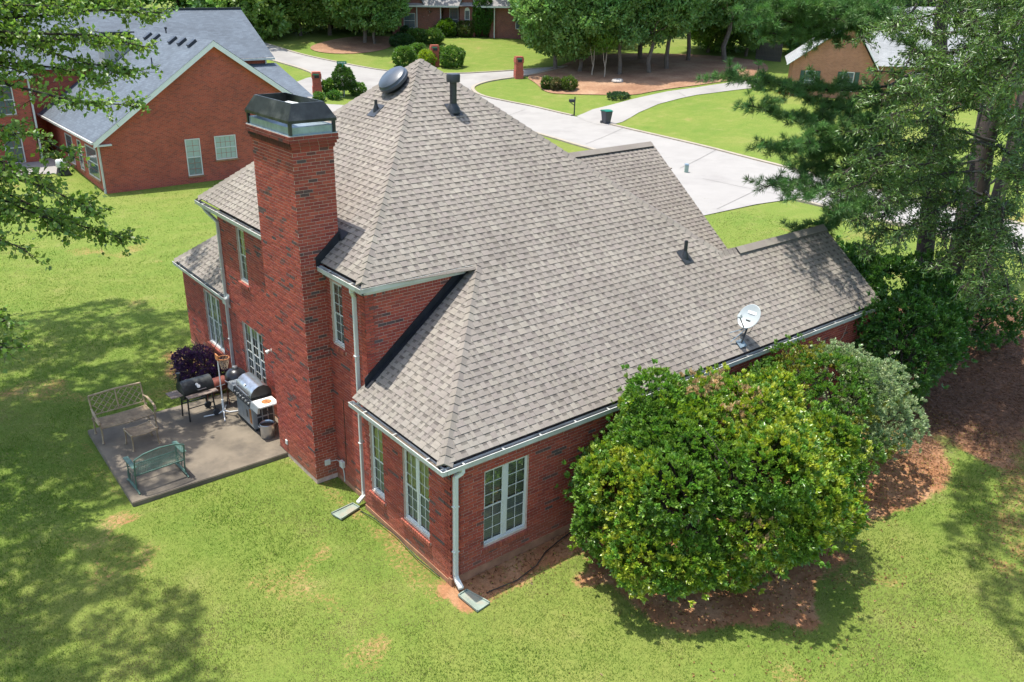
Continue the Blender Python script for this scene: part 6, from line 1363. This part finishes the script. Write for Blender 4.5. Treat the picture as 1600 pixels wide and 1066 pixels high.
# ------------------------------------------------------------------ dish on the roof
p = onslope(8.41, .12) + NR * .03; o = thing('satellite_dish', 'grey satellite dish on a mast near the right eave', 'satellite dish', p)
M['dish'] = simple('dish_grey', (.36, .40, .40), .4, var=.06, scale=3)
q = MB(); sd = Vector((1, 0, 0)); us = s_r; q.obox(-sd * .12 - us * .1, sd * .24, us * .2, NR * .012); q.build('foot', M['galv'], o)
Dc = Vector(at(1172, 496, (Vector(p) - Vector(CAM)).dot(Vector(FW)) - .05)) - Vector(p)
nrm = Vector((-.80, -.02, .60)).normalized(); side = nrm.cross(Vector((0, 0, 1))).normalized(); vv = side.cross(nrm)
mt = Matrix((tuple(side) + (0,), tuple(vv) + (0,), tuple(nrm) + (0,), (0, 0, 0, 1))).transposed(); mt.translation = Dc
q = MB(); q.lathe([(.0, 0), (.1, .006), (.2, .028), (.28, .062), (.292, .066), (.295, .06), (.2, .018), (.1, -.006), (0, -.012)], n=36, m=mt @ Matrix.Diagonal((.92, 1.05, 1, 1))); rf = q.build('reflector', M['dish'], o, smooth='all')
pl_ = lambda x, y, z: Dc + side * x + vv * y + nrm * z
q = MB(); q.add([pl_(-.13, .08, .022), pl_(.10, .08, .022), pl_(.10, .15, .032), pl_(-.13, .15, .036)], [(0, 1, 2, 3)]); q.build('label', M['whiteplastic'], rf)
q = MB()
for i in range(6): q.add([pl_(-.105 + i * .032, .102, .0275), pl_(-.087 + i * .032, .102, .0275), pl_(-.087 + i * .032, .132, .0335), pl_(-.105 + i * .032, .132, .0345)], [(0, 1, 2, 3)])
q.build('lettering', M['dish'], rf)
fp = pl_(0, -.16, .42); q = MB(); q.tube([pl_(0, -.28, .03), pl_(0, -.26, .12), fp], .014, 8); q.build('feed_arm', M['blackmetal'], o, smooth=True)
q = MB(); q.bar(fp - vv * .04, fp + vv * .06, .09, .07); q.build('feed_housing', M['dish'], o, bevel=.015); q = MB(); q.tube([fp + vv * .01, fp - nrm * .09 + vv * .03], .026, 10); q.build('feed_horn', M['whiteplastic'], o, smooth=True)
bk_ = pl_(0, -.08, -.07); q = MB(); q.tube([(0, 0, .02), bk_ * .35 + Vector((0, 0, -.02)), bk_], .022, 10); q.build('mast', M['blackmetal'], o, smooth=True)
q = MB(); q.bar(pl_(-.06, -.12, -.03), pl_(.06, -.12, -.03), .05, .12); q.build('bracket', M['blackmetal'], o)
for e in ((-.30, .12), (-.16, .34)): q = MB(); e3 = sd * e[0] + us * e[1] + NR * .012; q.tube([e3, bk_ * .7], .009, 6); q.build('strut', M['galv'], o)
q = MB(); q.tube([bk_, bk_ + Vector((.08, -.05, -.16)), bk_ + Vector((.02, -.03, -.26)), bk_ * .5 + Vector((.03, 0, -.03))], .006, 6); q.build('cable', M['blackmetal'], o, smooth=True)
# ------------------------------------------------------------------ mown grass: blades too many to count
def grass(n_tufts, seed):
    rr = np.random.default_rng(seed); out = []
    # more tufts where the camera stands close
    x = rr.uniform(-13, 30, n_tufts); y = rr.uniform(-9, 42, n_tufts); P = np.stack([x, y, np.zeros_like(x)], 1); v = P - CAM; dep = v @ FW
    px = 751.31 + FPX * (v @ RT) / dep; py = 533 - FPX * (v @ UP) / dep
    m = (dep > 3) & (px > -90) & (px < 1690) & (py > -50) & (py < 1160) & (rr.random(n_tufts) < np.clip((16.0 / np.maximum(dep, 1)) ** 2.0, 0, 1) * np.clip((52 - dep) / 26, 0, 1))
    s = soil(x, y); mu = mulch_near(x, y); m &= (rr.random(n_tufts) > s * 1.5) & (rr.random(n_tufts) > mu * 1.6)
    inside = ((x > .03) & (x < 14.2) & (y > .03) & (y < 3.2)) | ((x > .13) & (x < 14.5) & (y > 3.1) & (y < 12.3)) | ((x > .2) & (x < 4) & (y > 10) & (y < 14.7)) | ((x > -4.12) & (x < .3) & (y > 6.25) & (y < 10.35)) | ((x > -.43) & (x < .3) & (y > 4.75) & (y < 6.8))
    m &= ~inside; return x[m], y[m], dep[m]
def mulch_near(x, y):
    n = fbm(x, y, 1.5, 3) - .5; return 1 - sm(ell(x, y, 19.0, -.4, 7.0, 3.6, .25) + n * .4, .85, 1.05)
x, y, dep = grass(1900000, 3); n = len(x); k = 2; ix = np.repeat(np.arange(n), k)
big = np.sqrt(np.maximum(dep, 12) / 15.0)[ix]
bx_ = x[ix] + rng.normal(size=n * k) * .03 * big; by_ = y[ix] + rng.normal(size=n * k) * .03 * big; z0 = T(bx_, by_) + .015 * (1 - 0)
D = unit(np.stack([rng.normal(size=n * k) * .55, rng.normal(size=n * k) * .55, np.ones(n * k)], 1)); Lb = rng.uniform(.014, .034, n * k) * big; Sd = unit(np.cross(D, rand_dir(n * k))) * (rng.uniform(.004, .0075, n * k) * big)[:, None]
Pb = np.stack([bx_, by_, z0 - .02], 1); V = np.stack([Pb - Sd, Pb + Sd, Pb + D * Lb[:, None] + D * .02], 1).reshape(-1, 3)
c1, c2, c3 = np.array((.112, .195, .034)), np.array((.155, .215, .048)), np.array((.28, .25, .12))
f = fbm(x, y, 3.2, 50); f2 = fbm(x, y, .8, 52); f = f * .6 + f2 * .4 + rng.normal(size=n) * .08 + .10 * (sm(x - .5 * y, -6, 6) - .5)
w1 = sm(f, .34, .58)[:, None]; w2 = sm(f + .06, .58, .78)[:, None]; tc = c1 * (1 - w1) + c2 * w1; tc = tc * (1 - w2) + c3 * w2
tc = tc[ix] * rng.uniform(.88, 1.16, (n * k, 1)); st = rng.random(n * k) < .07; tc[st] = np.array((.36, .31, .15)) * rng.uniform(.7, 1.1, (st.sum(), 1))
gm_ = fast_mesh('lawn_grass', V, np.arange(len(V)).reshape(-1, 3), tc); gm_.materials.append(leaf_mat('grass_blade', .55, .6, .12)); tag(link('lawn_grass', gm_, None), kind='stuff')
print('grass blades', len(V) // 3)

# needles, twigs and dead leaves lying on the bare soil
def litter(name, n, x0, x1, y0, y1, dens, L, Wd, cols):
    x = rng.uniform(x0, x1, n); y = rng.uniform(y0, y1, n); m = rng.random(n) < dens(x, y); x, y = x[m], y[m]; n = len(x)
    D = unit(np.stack([rng.normal(size=n), rng.normal(size=n), rng.normal(size=n) * .18], 1)); P = np.stack([x, y, T(x, y) + rng.uniform(.012, .035, n)], 1)
    t = np.array(cols)[rng.integers(0, len(cols), n)] * rng.uniform(.6, 1.3, (n, 1)); V, F = leaf_geo(P, D, L * rng.uniform(.5, 1.3, n), Wd, .2); me = fast_mesh(name, V, F, np.repeat(t, 2, 0)); me.materials.append(M['leaf']); tag(link(name, me, None), kind='stuff')
litter('pine_straw', 60000, 11, 27, -6, 5, lambda x, y: mulch_near(x, y) + soil(x, y) * .25, .13, .012, [(.24, .115, .055), (.16, .075, .036), (.32, .19, .10), (.10, .05, .028)])
litter('leaf_litter', 42000, 0, 15, -6.5, .2, lambda x, y: soil(x, y) * .55 + .004, .06, .03, [(.27, .13, .055), (.18, .085, .038), (.36, .23, .10), (.30, .26, .06)])
